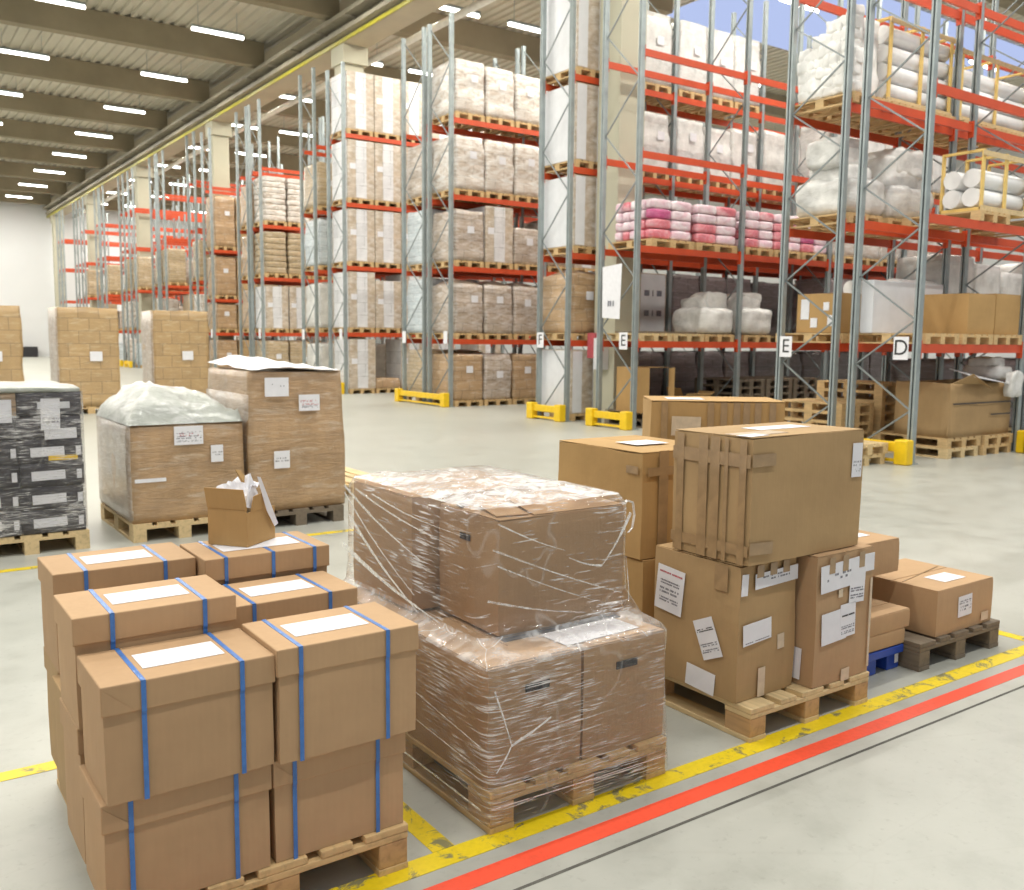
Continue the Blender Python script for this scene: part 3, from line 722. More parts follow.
# ------------------------------------------------------------------ second pallet row (left, middle distance)
# black cartons load
t = tag(empty('wrapped_pallet_load', (.28, 7.66, .1445)), 'film wrapped load of black cartons with white labels at the left edge', 'pallet load')
r = random.Random(5); lh = .178; cx0 = [-.02, .66]
for k in range(6):
    for (xa, xb) in ((0, .66), (.665, 1.10)):
        j = r.uniform(-.008, .008); mt = wr_black if not (k == 5 and xa == 0) else wr_brown
        MB().soft(xa+j, xb+j, 0+r.uniform(0,.01), 1.15, k*lh, (k+1)*lh-.004, n=5, r=.01, amp=.006, seed=k).build('carton', mt, t)
        if k in (0,1,2,3):
            on_front(t, xb-.36 if xa else xb-.30, xb-.13, k*lh+.05, k*lh+.12, paper, 'label', -.02, y=-.012)
            on_front(t, xb-.05, xb-.015, k*lh+.05, k*lh+.12, paper, 'label', y=-.012)
on_front(t, .84, 1.06, 4*lh+.0, 4*lh+.08, paper, 'label', -.02, y=-.012); on_front(t, .80, 1.02, 5*lh+.05, 5*lh+.10, card_white, 'label', y=-.012)
f_ = on_front(t, .82, .95, 4.4*lh, 5.7*lh, paper, 'label', .02, y=-.016); prints(f_, .13, .23, [(-.2,.2,.7)], 'f', ink, 21)
on_front(t, .33, .63, 4.75*lh, 5.7*lh, paper, 'label', y=-.016)
on_front(t, .86, 1.06, 3.1*lh, 3.3*lh, yguard, 'yellow_label', y=-.014)
MB().soft(-.01, 1.11, -.01, 1.16, 6*lh-.008, 6*lh+.03, n=8, r=.03, amp=.012, fr=5, seed=3).build('film_cover', wr_pallid, t)
ff = film_env([(-.02,1.125,-.022,1.17,.012),(-.02,1.125,-.022,1.17,.5),(-.02,1.125,-.022,1.17,1.06)], 18, 'film', [film_low], t, .008, 4, seed=9)
place_pallet(.60, 7.64, 0, 'pale pallet under the black cartons load at the left edge', None, 'pale')
place_pallet(-.24, 7.66, 0, 'pallet at the extreme left beneath the black cartons load', None, 'pale')

# carton load with film hood
t = tag(empty('wrapped_pallet_load', (1.725, 7.66, .1445)), 'square film wrapped carton with a domed clear film hood', 'pallet load')
MB().soft(0, .90, 0, 1.22, 0, .79, n=14, r=.01, bulge=.01, amp=.008, fr=4, seed=2).build('carton', wr_near, t)
MB().soft(-.006, .006, .006, 1.214, .03, .78, n=8, r=0, amp=.004, seed=4).build('film_side', wr_near2, t)
m_ = MB(); G = 22
for i in range(G+1):
    for j in range(G+1):
        u, v_ = i/G, j/G
        e = min(u, 1-u, v_*1.0, 1-v_)
        hh = .02+.29*min(1, e/.27)**.8 if e > 0 else 0
        hh = hh*(.86+.14*math.sin(3*u+2)) + (mn.noise(Vector((u*6, v_*6, 2)))*.045+abs(mn.noise(Vector((u*15, v_*15, 2))))*.045)*(1 if e > 0 else 0)
        hh *= 1-.15*max(0, u-.6)
        m_.v.append((-.012+u*.924, -.012+v_*1.244, .785+hh))
for i in range(G):
    for j in range(G): m_.face([i*(G+1)+j, (i+1)*(G+1)+j, (i+1)*(G+1)+j+1, i*(G+1)+j+1], 0, True)
m_.build('film_hood', wr_pallid, t)
f_ = on_front(t, .33, .56, .615, .765, paper, 'label', y=-.02); prints(f_, .23, .15, [(.15,.12,.5),(-.1,.2,.6),(-.3,.1,.6)], 'f', ink, 22); prints(f_, .2, .15, [(.05,.2,.25)], 'f', ink_red, 23)
f_ = on_front(t, .62, .72, .46, .60, paper, 'label', y=-.02); prints(f_, .1, .14, [(.0,.3,.5)], 'f', ink, 24)
on_front(t, .02, .26, .33, .36, paper, 'label', y=-.014)
place_pallet(1.72, 7.64, 0, 'pallet under the carton load with the domed film hood', None, 'pale')

# tall wrapped load with loose white sheet
t = tag(empty('wrapped_pallet_load', (2.70, 7.64, .1445)), 'tall film wrapped carton with a loose white sheet on its top', 'pallet load')
MB().soft(-.035, .835, 0, 1.18, 0, 1.20, n=16, r=.01, bulge=.01, amp=.012, fr=3, seed=8, taper=.045).build('carton', wr_near, t)
MB().soft(-.034, -.012, .03, 1.15, .05, 1.0, n=8, r=0, amp=.012, seed=9, taper=.0).build('film_side', wr_near2, t)
m_ = MB(); G = 14
for i in range(G+1):
    for j in range(G+1):
        u, v_ = i/G, j/G
        m_.v.append((-.01+u*.81+.01*v_, .0+v_*1.2, 1.205+.07*math.sin(PI*min(1,u*1.15+.05))*(.4+.6*v_)+.03*v_+mn.noise(Vector((u*5, v_*5, 1)))*.025))
b_ = len(m_.v)
for i in range(G):
    for j in range(G): m_.face([i*(G+1)+j, (i+1)*(G+1)+j, (i+1)*(G+1)+j+1, i*(G+1)+j+1], 0, True)
m_.build('white_sheet', paper, t)
f_ = on_front(t, .10, .31, .985, 1.145, paper, 'label', y=-.026); prints(f_, .21, .16, [(.1,.2,.12)], 'f', ink, 25)
f_ = on_front(t, .40, .59, .855, .995, paper, 'label', y=-.026); prints(f_, .19, .14, [(.1,.15,.5),(-.1,.12,.6)], 'f', ink_red, 26); prints(f_, .19, .14, [(-.25,.15,.5)], 'f', ink, 27)
f_ = on_front(t, .17, .31, .37, .52, paper, 'label', y=-.026); prints(f_, .14, .15, [(.0,.3,.5)], 'f', ink, 28)
place_pallet(2.71, 7.62, 0, 'weathered pallet under the tall load with the loose white sheet', None, 'old')
place_pallet(3.78, 8.75, 0, 'pale pallet edge just right of the tall load', None, 'pale', rz=0)
place_pallet(.86, 9.15, 0, 'pale pallet lying behind and left of the domed load', None, 'pale', rz=.25)

# far stacks of cartons on the open floor
for (xa, xb, ya, lab) in ((1.55, 2.78, 21.2, 'tall film wrapped carton stack cut by the left edge'), (3.40, 4.58, 21.0, 'tall film wrapped carton stack against the white wall'),
                          (5.42, 6.65, 21.6, 'tall film wrapped carton stack before the concrete column')):
    t = tag(empty('carton_stack', (xa, ya, .1445)), lab, 'pallet load', None)
    w = xb-xa
    MB().soft(0, w, 0, 1.0, 0, 2.05, n=16, r=.008, amp=.022, fr=2.6, seed=int(xa*10)).build('cartons', wr_gold, t)
    MB().soft(-.010, .010, .01, .99, .02, 2.03, n=6, r=0, amp=.006, seed=4).build('film_side', wr_near2, t)
    on_front(t, w*.5, w*.5+.24, .95, 1.15, paper, 'label', y=-.045)
    place_pallet(xa+.02, ya, 0, 'pallet under the '+lab, None, 'pine', w=w-.04)

# ------------------------------------------------------------------ pallet racking
ORD = ['first','second','third','fourth','fifth','sixth','seventh','eighth','ninth']
def rack(name_lab, ya, yb, levels, bays, top=9.05, x0=11.65, pitch=2.75, group=None):
    """one run of racking: ladder frames square to the run, beams along it"""
    t = tag(empty('pallet_rack', (x0, ya, 0)), name_lab, 'rack', group); d = yb-ya
    fr0 = None
    for k in range(bays+1):
        X = k*pitch
        if fr0 is None:
            u = MB(); u.box(-.045, .045, -.04, -.03, .012, top); u.box(-.045, .045, .03, .04, .012, top); u.box(.035, .045, -.03, .03, .012, top); u.box(-.045, -.035, -.03, -.012, .012, top); u.box(-.045, -.035, .012, .03, .012, top)
            u.box(-.08, .08, -.07, .07, 0, .012)
            um = u.mesh('upright', galv)
            b = MB(); z = .12; s = 0; st = .61 if ya < 10 else .88
            while z+st < top-.05:
                a, c = (d-.03, .03) if s == 0 else (.03, d-.03)
                b.bar((.01,a,z-.02), (.01,c,z+st+.0), .021, .021); z += st; s = 1-s
            bmesh_ = b.mesh('bracing', galv_dark); fr0 = 1
        for y_ in (0, d):
            o = bpy.data.objects.new('upright', um); COL.objects.link(o); o.parent = t; o.location = (X, y_, 0)
        o = bpy.data.objects.new('bracing', bmesh_); COL.objects.link(o); o.parent = t; o.location = (X, 0, 0)
    bm_ = MB(); L = pitch-.10
    bm_.box(0, L, -.022, .022, -.12, -.075).box(0, L, -.022, .014, -.075, -.045).box(0, L, -.022, .022, -.045, 0)
    bm_.box(-.006, .004, -.045, .045, -.20, .05).box(L-.004, L+.006, -.045, .045, -.20, .05)
    bme = bm_.mesh('beam', orange)
    for z in levels:
        for k in range(bays):
            for y_ in (-.0, d): 
                o = bpy.data.objects.new('beam', bme); COL.objects.link(o); o.parent = t; o.location = (k*pitch+.05, y_, z)
    return t
def guard(ya, yb, lab, x=11.47, group='yellow rack end guards'):
    t = tag(empty('rack_end_guard', (x, ya, 0)), lab, 'guard', None); d = yb-ya
    if d > .4:
        MB().cbox(-.03, .06, .10, d-.10, .17, .30, .008).build('rail', yguard, t)
        MB().cbox(-.02, .05, .10, d-.10, .03, .07, .006).build('lower_rail', yguard, t)
    for y_ in (0, d): MB().cbox(-.07, .09, y_-.10, y_+.10, 0, .34, .02).build('post', yguard, t)
    return t
def sign(y, z, lab, letter=None, w=.22, h=.31, x=11.575):
    t = tag(empty('aisle_sign', (x, y, z)), lab, 'sign')
    MB().cbox(-.004, .004, -w/2, w/2, -h/2, h/2, .001).build('plate', paper, t)
    if letter:
        cu = bpy.data.curves.new('letter', 'FONT'); cu.body = letter; cu.size = .28; cu.extrude = .001; cu.align_x = 'CENTER'; cu.align_y = 'CENTER'
        tmp = bpy.data.objects.new('letter', cu); COL.objects.link(tmp)
        dg = bpy.context.evaluated_depsgraph_get(); me = bpy.data.meshes.new_from_object(tmp.evaluated_get(dg)); bpy.data.objects.remove(tmp)
        me.materials.clear(); me.materials.append(black_ink)
        o = bpy.data.objects.new('letter', me); COL.objects.link(o); o.parent = t; o.location = (-.0055, 0, 0)
        o.rotation_euler = (PI/2, 0, -PI/2); o.scale = (1.05, 1.05, 1)
    return t

R_A = [1.62, 3.34, 5.00, 6.75]; R_B = [1.78, 3.68, 5.46, 7.38]
SPEC = [  # ya, yb, levels, bays, top, short rack name
    (7.20, 8.17, R_A, 4, 9.6, 'D sign rack'), (8.48, 9.46, R_A, 4, 9.6, 'near E sign rack'),
    (12.75, 13.73, R_A, 4, 9.6, 'far E sign rack'), (14.72, 15.66, R_A, 4, 9.2, 'rack left of hung sheet'),
    (19.20, 20.20, R_A, 3, 9.05, 'fully stacked middle rack'), (20.46, 21.50, R_A, 2, 9.05, 'rack behind fully stacked one'),
    (25.05, 26.10, R_B, 3, 9.3, 'banded carton rack'), (27.10, 28.12, R_B, 2, 9.6, 'rack behind banded cartons'),
    (31.70, 32.70, R_B, 2, 9.6, 'tan sack rack'), (32.98, 34.0, R_B, 2, 9.6, 'rack behind tan sacks'),
    (37.10, 38.10, [1.78,3.1,5.0,7.4], 2, 9.6, 'second column rack')]
RK = {}
for i, (ya, yb, lv, nb, top, nmx) in enumerate(SPEC):
    where = ['right foreground, D sign on its upright', 'right, near E sign on its upright', 'centre right, far E sign and pink bags on it',
             'centre, between the hung white sheet and fully stacked rack', 'centre, film wrapped goods on every level', 'centre left, back to back with the fully stacked one',
             'centre left, full of tall banded cartons', 'left of the banded carton rack, next to the column', 'left of centre, holding layered tan sacks', 'left of the tan sack rack, back to back with it',
             'left, brown tall wrapped cartons beside the concrete column'][i]
    RK[i] = rack('grey and orange rack, '+where, ya, yb, lv, nb, top)
far_n = 0
for c, typ in ((38.6,1),(44.9,0),(50.8,1),(57.1,0),(63.0,1),(69.3,0)):
    for a, b in (((-1.12,-.14),(.16,1.15)) if typ == 0 else ((-1.48,-.5),(.52,1.5))):
        if c == 38.6 and a < 0: continue
        far_n += 1
        rack('distant grey rack with orange beams, %s row back from the tan sack rack' % ['','first','second','third','fourth','fifth','sixth','seventh','eighth','ninth','tenth','eleventh','twelfth'][far_n],
             c+a, c+b, [1.9, 3.9, 6.0, 7.9][:(4 if far_n % 3 else 3)], 3, 9.8)
for (ya, yb, lab) in ((7.20, 8.17, 'yellow guard at the foot of the D sign rack end, right'), (8.48, 9.46, 'yellow guard at the foot of the near E sign rack end'),
                      (12.75, 13.73, 'yellow guard at the foot of the far E sign rack end'), (14.72, 15.66, 'yellow guard left of the far E sign guard'),
                      (19.20, 21.50, 'long yellow guard across the two back-to-back racks in the centre'), (25.05, 26.10, 'small yellow guard at the foot of the banded carton rack'),
                      (27.1, 28.1, 'yellow guard just left of the banded carton rack'), (50.3, 51.3, 'distant yellow guard behind the wrapped carton stack at left'), (52.3, 53.3, 'farthest yellow guard seen between the two far carton stacks')):
    guard(ya, yb, lab)
t = guard(6.93, 7.03, 'yellow upright protector at the right edge of the photo', x=14.36)
sign(7.385, 1.56, 'white sign with black letter D on the right rack', 'D'); sign(9.30, 1.56, 'white sign with black letter E on the rack nearest the D sign', 'E')
sign(12.98, 1.62, 'white sign with black letter E left of the open brown carton', 'E'); sign(15.53, 1.62, 'narrow white sign with letter F beside the fully stacked rack', 'F')
sign(19.32, 1.66, 'small blank white sign on the fully stacked rack', None, .18, .30); sign(21.38, 1.66, 'small blank white sign on the rack backing the fully stacked one', None, .18, .30)
sign(25.20, 1.72, 'small blank white sign on the banded carton rack', None, .18, .32); sign(27.98, 1.72, 'small blank white sign left of the banded cartons', None, .18, .32)
sign(31.85, 1.74, 'small blank white sign on the tan sack rack', None, .18, .34); sign(37.2, 1.74, 'small blank white sign on the rack by the column', None, .18, .34)
tag(MB().poly([(11.59,12.90+.18,3.03),(11.59,13.62,2.99),(11.585,13.60,2.05),(11.60,12.95+.18,2.02)], .003).build('hung_paper_sheet', paper), 'large white paper sheet hung in the end frame left of the far E sign', 'sheet')
for a, b_ in ((.46,.50),(.40,.44),(.33,.36)): MB().box(11.581, 11.584, 12.95+a, 12.95+b_, 2.26, 2.36).build('handwriting', ink, bpy.data.objects['hung_paper_sheet'])
t = tag(empty('fire_cabinet', (12.10, 14.30, 1.05)), 'white wall box with a red panel fixed to the concrete column', 'cabinet')
MB().cbox(-.10, .06, -.24, .03, 0, .62, .006).build('box', card_white, t); MB().cbox(-.06, .06, .05, .28, .22, .72, .006).build('red_panel', ink_red, t)

# ---- load makers (each stands at its own origin, front left bottom corner)
MESHES = {}
def lo_wrapped(w, d, h, mat, seed, dome=.0, label=True, amp=.022):
    key = ('w', round(w,2), round(d,2), round(h,2), mat.name, seed % 5, dome)
    if key not in MESHES:
        m = MB().soft(0, w, 0, d, 0, h, n=12, r=.02, bulge=.012, amp=amp, fr=3.5, seed=seed % 5*11, taper=.03)
        for i, p in enumerate(m.v):   # each carton layer stands a little in or out of line
            k_ = int(p[2]/.24); j_ = ((k_*37+seed*11) % 7-3)*.0035; m.v[i] = (p[0]+j_, p[1]-j_, p[2])
        if dome:
            for i, p in enumerate(m.v):
                if p[2] > h*.8:
                    u = (p[0]-w/2)/(w/2); v_ = (p[1]-d/2)/(d/2)
                    m.v[i] = (p[0], p[1], p[2]+dome*max(-.3, (1-max(abs(u), abs(v_))**2))-dome*.3)
        MESHES[key] = m.mesh('wrapped_pallet_load', mat)
    o = bpy.data.objects.new('wrapped_pallet_load', MESHES[key]); COL.objects.link(o)
    if label:
        r = random.Random(seed); a = w*r.uniform(.35,.55); z = h*r.uniform(.45,.62)
        on_front(o, a, a+.19, z, z+.17, paper, 'label', y=-.035)
    return o
def lo_banded(w, d, h, seed):
    t = empty('banded_carton'); 
    if ('b', h) not in MESHES:
        MESHES[('b', h)] = (MB().cbox(0, w, 0, d, 0, h, .012).mesh('body', wr_band), MB().box(w*.30, w*.70, -.004, 0, .02, h-.01).mesh('front_band', wr_bandw),
                            MB().box(-.004, 0, d*.06, d*.94, .01, h-.01).mesh('side_sheet', wr_bandw), MB().box(w*.08, w*.30, -.006, 0, h*.50, h*.50+.16).mesh('label', paper))
    for nme, me in zip(('body','front_band','side_sheet','label'), MESHES[('b', h)]):
        o = bpy.data.objects.new(nme, me); COL.objects.link(o); o.parent = t
    return t
def lo_sacks(w, d, h, mat, seed, nl=8):
    t = empty('sack_stack'); r = random.Random(seed); lh = h/nl
    for k in range(nl):
        n_ = 2; 
        for q in range(n_):
            j = r.uniform(-.015, .015)
            MB().soft(j, w+j, q*d/n_+.005, (q+1)*d/n_-.005, k*lh, (k+1)*lh+.008, n=6, r=.10, bulge=.0, amp=.014, fr=6, seed=seed+k*3+q, flat=(k == 0)).build('sack', mat, t)
    return t
def lo_bags(w, d, h, seed, nx=2, ny=4, nl=4):
    t = empty('bag_stack'); r = random.Random(seed); lh = h/nl
    for k in range(nl):
        for a in range(nx):
            for b in range(ny):
                mt = (pink[r.choice([0,0,0,2,1])] if (a == 0 and b == 0) else pink[r.choice([1,1,0,1])]) if k < nl-1 else pink[r.choice([1,1,0])]
                MB().soft(a*w/nx+.004, (a+1)*w/nx-.004, b*d/ny+.013, (b+1)*d/ny-.013, k*lh+.008, (k+1)*lh, n=5, r=.15, amp=.010, fr=7, seed=seed+k*13+a*5+b, flat=False).build('bag', mt, t)
    return t
def lo_rolls(w, d, h, seed, frame=True):
    """white rolls lying along the run in a timber crate frame"""
    t = empty('roll_crate'); rr = .135; nz = max(1, int((h-.06)/(2*rr))); ny = int(d/(2*rr))
    for k in range(nz):
        for b in range(ny):
            y = rr+b*(d-2*rr)/max(1,ny-1); z = .06+rr+k*2*rr*.98
            m = MB().tube((.03,y,z), (w-.03,y,z), rr*.97, 14); m.tube((.028,y,z), (w-.028,y,z), .03, 8); m.build('roll', roll_m, t)
    if frame:
        for x_ in (.05, w*.5, w-.05):
            MB().box(x_-.035, x_+.035, -.025, -.002, 0, h+.03).box(x_-.035, x_+.035, d+.002, d+.025, 0, h+.03).box(x_-.035, x_+.035, -.025, d+.025, h+.03, h+.06).box(x_-.035, x_+.035, -.02, d+.02, 0.0, .05).build('crate_frame', pine_yellow, t)
        for z_ in (h-.03, 0): MB().box(0, w, -.045, -.025, z_, z_+.07).build('crate_rail', pine_pale, t)
    return t
def lo_puff(w, d, h, seed, n_, mat, name='white_sack', rr=.30):
    """slack white sacks heaped on one another"""
    t = empty('sack_heap'); r = random.Random(seed)
    for k in range(n_):
        lv = k*h/n_*.8; x = r.uniform(0, w*.35); y = r.uniform(0, d*.3); ww = w*r.uniform(.6,.8); dd = d*r.uniform(.6,.85)
        if k == 0: x, y, ww, dd = 0, 0, w, d
        z1 = min(h, lv+h/n_*1.9)
        MB().soft(x, min(w,x+ww), y, min(d,y+dd), lv, z1, n=9, r=.14, amp=.05, fr=4.5, seed=seed+k, flat=(k == 0)).build(name, mat, t)
    return t
def lo_fluff(w, d, h, seed):
    """tall leaning block of fluffy rolled insulation ends, knobbly all over"""
    m = MB(); r = random.Random(seed)
    t = empty('insulation_bundle')
    m = MB().soft(.05, w-.05, .05, d-.05, 0, h-.05, n=16, r=.06, amp=.05, fr=6, seed=seed)
    m.v = [(p[0], p[1], p[2]*(1-.42*max(0, min(1, p[1]/d)))) for p in m.v]; m.build('core', fluff, t)
    n = 0
    for iz in range(8):
        for iy in range(8):
            z = h*(iz+.5)/8; y = d*(iy+.5)/8+r.uniform(-.03,.03)
            q = .10+r.uniform(-.02,.03)
            zt = h*(1-.42*y/d)
            if z > zt: continue
            MB().soft(-.09-.03*r.random(), .12, y-q, y+q, max(.035,z-q), z+q, n=5, r=.15, amp=.03, fr=11, seed=n, flat=False).build('roll_end', fluff, t); n += 1
    return t

def lvl(L, k): return 0. if k == 0 else L[k-1]+.0015
def slotx(b, s): return 11.765+2.75*b+.86*s
def shelf(i, k, b, s, what, fn, cat='pallet load', dy=-.02, pal='pine', x=None, w=.8, onpal=True):
    ya, yb, L, nb, top, nmx = SPEC[i]; z = lvl(L, k); X = slotx(b, s) if x is None else x
    lv = 'floor' if k == 0 else ORD[k-1]+' beam'
    at = '%s of bay %s, %s, %s' % (['left','middle','right'][s], ['one','two','three','four'][b], lv, nmx)
    if onpal: place_pallet(X, ya+dy, z, 'pallet, '+at, 'rack pallets', pal, w=w)
    if fn:
        o = fn(); o.location = (X, ya+dy+.01, z+(.1445 if onpal else 0))
        tag(o, what+', '+at, cat, 'goods stored in the racks'); return o

sd = 0
def W(mat, h, dome=0, w=.80, d=1.12, label=True, amp=.022):
    global sd; sd += 1; s_ = sd
    return lambda: lo_wrapped(w, d, h, mat, s_, dome, label, amp)
# fully stacked rack (index 4), three bays
for b in range(2):
    for s in range(3):
        if b == 1 and s == 2: continue
        shelf(4, 0, b, s, 'brown film wrapped goods', W(wr_grey if (b+s) % 2 else wr_brown, 1.12))
        shelf(4, 1, b, s, 'domed brown wrapped goods', W(wr_grey, 1.20, .14))
        shelf(4, 2, b, s, ['low-topped wrapped goods','tall banded carton','short wrapped goods'][s], [W(wr_grey, 1.18), (lambda: lo_banded(.8, 1.1, 1.33, 1)), W(wr_grey, .88)][s])
        shelf(4, 3, b, s, 'pale wrapped goods', W(wr_white, 1.24, .10*(s == 1)))
        shelf(4, 4, b, s, 'pale wrapped goods', W(wr_white, 1.20-.04*s))
# rack backing it (5)
for s in range(2):
    shelf(5, 0, 0, s, 'wrapped tan sacks', W(wr_tan, 1.2)); shelf(5, 1, 0, s, 'tall white wrapped goods', W(wr_bluish, 1.36, label=False))
    shelf(5, 2, 0, s, 'tall white wrapped goods', W(wr_bluish, 1.33, label=False)); shelf(5, 3, 0, s, 'grey wrapped goods', W(wr_grey, 1.3, .1, label=False))
# banded cartons (6)
for b in range(2):
    for s in range(3):
        for k in range(5):
            if k == 0 and s == 1:
                shelf(6, 0, b, s, 'single flat carton', lambda: lo_wrapped(.8, 1.1, .30, wr_brown, 3, 0, False, .008), cat='box'); continue
            h = [1.45, 1.60, 1.48, 1.62, 1.58][k]-(.22 if (s == 1 and k == 1) else 0)
            shelf(6, k, b, s, 'tall tan carton with white band', (lambda h=h: lo_banded(.84, 1.1, h, 1)), cat='box')
# (7)
for s in range(3):
    shelf(7, 0, 0, s, 'white wrapped sacks', W(sack_white, 1.3, label=False)); shelf(7, 1, 0, s, 'white wrapped sacks', W(sack_white, 1.35, .1, label=False))
    shelf(7, 2, 0, s, 'pale blue wrapped goods', W(wr_bluish, 1.4, .15, label=False)); shelf(7, 3, 0, s, 'pale wrapped goods', W(wr_tan, 1.3, .05))
# tan sacks (8)
for b in range(1):
    for s in range(3):
        if s < 2:
            shelf(8, 3, b, s, 'layered pale sacks', lambda: lo_sacks(.80, 1.1, 1.5, wr_white, 5, 8)); shelf(8, 2, b, s, 'layered tan sacks', lambda: lo_sacks(.80, 1.1, 1.42, wr_tan, 7, 7))
            shelf(8, 1, b, s, 'white band wrapped goods', lambda: lo_banded(.81, 1.1, 1.46, 1)); shelf(8, 0, b, s, 'wrapped tan goods', W(wr_tan, 1.35))
        else:
            for k in (0, 1, 2): shelf(8, k, b, s, 'white wrapped goods', W(sack_white, 1.3, label=False))
for s in range(3):
    for k in (1, 2, 3): shelf(9, k, 0, s, 'brown wrapped goods', W(wr_brown, 1.4))
# tall brown cartons by the column (10)
SP10 = SPEC[10]
for b in range(2):
    for s in range(3):
        for k in range(4): shelf(10, k, b, s, 'tall brown wrapped carton', W(wr_gold if s % 2 else wr_brown, [1.35, .98, 1.5, 1.95][k], label=True, amp=.010))
# rack left of the hung sheet (3)
def lo_whitebrown(h): 
    def f():
        t = empty('tall_white_carton')
        MB().cbox(0, .82, 0, 1.1, 0, h, .012).build('body', wr_band, t)
        MB().box(-.004, 0, .08, 1.05, .01, h-.01).build('side_sheet', card_white, t)
        MB().box(.02, .26, -.004, 0, .02, h-.02).build('front_sheet', card_white, t); MB().box(.54, .80, -.004, 0, .02, h-.02).build('front_sheet', card_white, t)
        return t
    return f
for k, h in ((4, 1.62), (3, 1.46), (2, 1.37)): shelf(3, k, 0, 0, 'tall white sided carton', lo_whitebrown(h), cat='box')
shelf(3, 1, 0, 0, 'loose brown cartons in film', W(wr_brown, 1.20, .12, w=.84, amp=.04))
shelf(3, 0, 0, 0, 'tall white panelled goods', lo_whitebrown(1.28), cat='box')
for b in range(2):
    for s in range(1 if b == 0 else 0, 3):
        x = 12.95+.86*(s-1)+(b*2.75)+(.25 if b == 0 else 0)
        shelf(3, 4, b, s, 'pale white wrapped carton', W(sack_white, 1.42, amp=.008))
        shelf(3, 3, b, s, 'white and tan wrapped carton', (lambda: lo_banded(.8, 1.1, 1.38, 1)) if (b, s) == (0, 1) else W(sack_white, 1.2-.08*(s % 2), .1, amp=.014))
        shelf(3, 2, b, s, 'pink and white wrapped bags', lambda: lo_bags(.82, 1.1, .75, 4, 2, 3, 4))
        shelf(3, 1, b, s, 'dull grey wrapped goods', None if b == 0 else W(wr_mauve, 1.3, .0, label=False)); shelf(3, 0, b, s, 'dark wrapped goods', W(wr_mauve, 1.25, .0, label=False))
for b in (2, 3):
    for s in range(3):
        shelf(3, 0, b, s, 'dark wrapped goods', W(wr_mauve, 1.25, 0, label=False)); shelf(3, 1, b, s, 'dull grey wrapped goods', W(wr_mauve, 1.25, 0, label=False))
        shelf(3, 2, b, s, 'magenta and white bags', lambda: lo_bags(.82, 1.1, .8, 6, 1, 2, 4)); shelf(3, 3, b, s, 'white wrapped goods', W(sack_white, 1.3, .1, label=False))
# rack of the far E sign (2)
for b, s in ((0,0),(0,1),(1,0),(1,1),(1,2)):
    shelf(2, 2, b, s, 'stack of pink and white bags', (lambda s=s, b=b: lo_bags((1.05 if s == 0 else 1.1) if b == 0 else .84, 1.05, .72, 20+s+b, 2, 5, 4)), x=11.98+1.18*s if b == 0 else 14.52+.87*s, cat='bags', w=1.1 if b == 0 else .8)
def lo_printed():
    t = empty('printed_carton'); MB().cbox(0, .78, .25, 1.05, 0, 1.28, .01).build('body', wr_grey, t); 
    MB().box(.04, .74, .246, .25, .03, 1.25).build('front_sheet', card_white, t)
    m = MB()
    for z in (.38, .80):
        for x in (.14, .50): m.box(x, x+.14, .241, .2445, z, z+.12)
        m.box(.37, .40, .241, .2445, z, z+.12)
    m.build('print', ink, t); return t
shelf(2, 1, 0, 0, 'empty flattened pallet', None, pal='pale'); shelf(2, 1, 0, 1, 'empty', None, pal='pale')
tag(MB().box(0, 1.30, 0, .9, 0, .035).build('plywood_board', pine_old, loc=(12.0, 12.8, 1.62+.147)), 'thin greenish board on pallets, first beam of the far E sign rack', 'board')
for x_ in (12.70, 13.53):
    o = lo_printed(); o.location = (x_, 14.46, SPEC[3][2][0]+.147); tag(o, 'grey carton with printed symbols, %s of the pair above the greenish board' % ('left' if x_ < 13 else 'right'), 'box')
shelf(2, 1, 0, 2, 'bulging wrapped white sacks', lambda: lo_puff(.84, .95, .82, 5, 3, sack_white), x=13.46, w=.8); shelf(2, 1, 1, 1, 'second heap of white sacks', lambda: lo_puff(.9, .95, .85, 9, 3, sack_white), x=14.56)
# open brown carton on low pallets
place_pallet(12.0, 12.76, 0, 'old pallet under the open brown carton, bottom of its pair', None, 'old', w=1.0); place_pallet(12.02, 12.76, .1445, 'old pallet under the open brown carton, top of its pair', None, 'old', w=1.0)
t = tag(empty('open_carton', (11.84, 12.88, .2935), -.05), 'big brown carton lying open on its side under the far E sign rack', 'box')
w, d, h, th = .78, .60, .84, .008
MB().box(0,w,0,d,0,th).box(0,w,0,d,h-th,h).box(0,th,0,d,th,h-th).box(0,w,d-th,d,th,h-th).build('body', cD, t)
MB().poly([(w,.0,.02),(w,.0,h-.02),(w+.06,-.10,h-.0),(w+.06,-.10,.0)], .006).build('flap', cD, t); MB().poly([(0,0,0),(w,0,0),(w,-.12,-.0),(0,-.12,-.0)], .006).build('flap', cD, t)
MB().poly([(0,-.002,th),(0,-.002,h-th),(.22,-.10,h-th),(.22,-.10,th)], .006).build('flap', cD, t)
t = tag(empty('open_carton', (13.15, 12.95, .0), -.2), 'smaller open brown carton right of the big open one', 'box')
w, d, h = .55, .5, .50
MB().box(0,w,0,d,0,th).box(0,w,0,th,th,h).box(0,w,d-th,d,th,h).box(0,th,th,d-th,th,h).box(w-th,w,th,d-th,th,h).build('body', cD, t)
MB().poly([(0,0,h),(w,0,h),(w+.02,-.12,h+.12),(-.02,-.12,h+.12)], .006).build('flap', cD, t); MB().poly([(w,0,h),(w,d,h),(w+.16,d,h+.14),(w+.16,0,h+.14)], .006).build('flap', cD, t)
MB().poly([(0,0,h),(0,d,h),(-.08,d,h+.22),(-.08,0,h+.22)], .006).build('flap', cD, t)
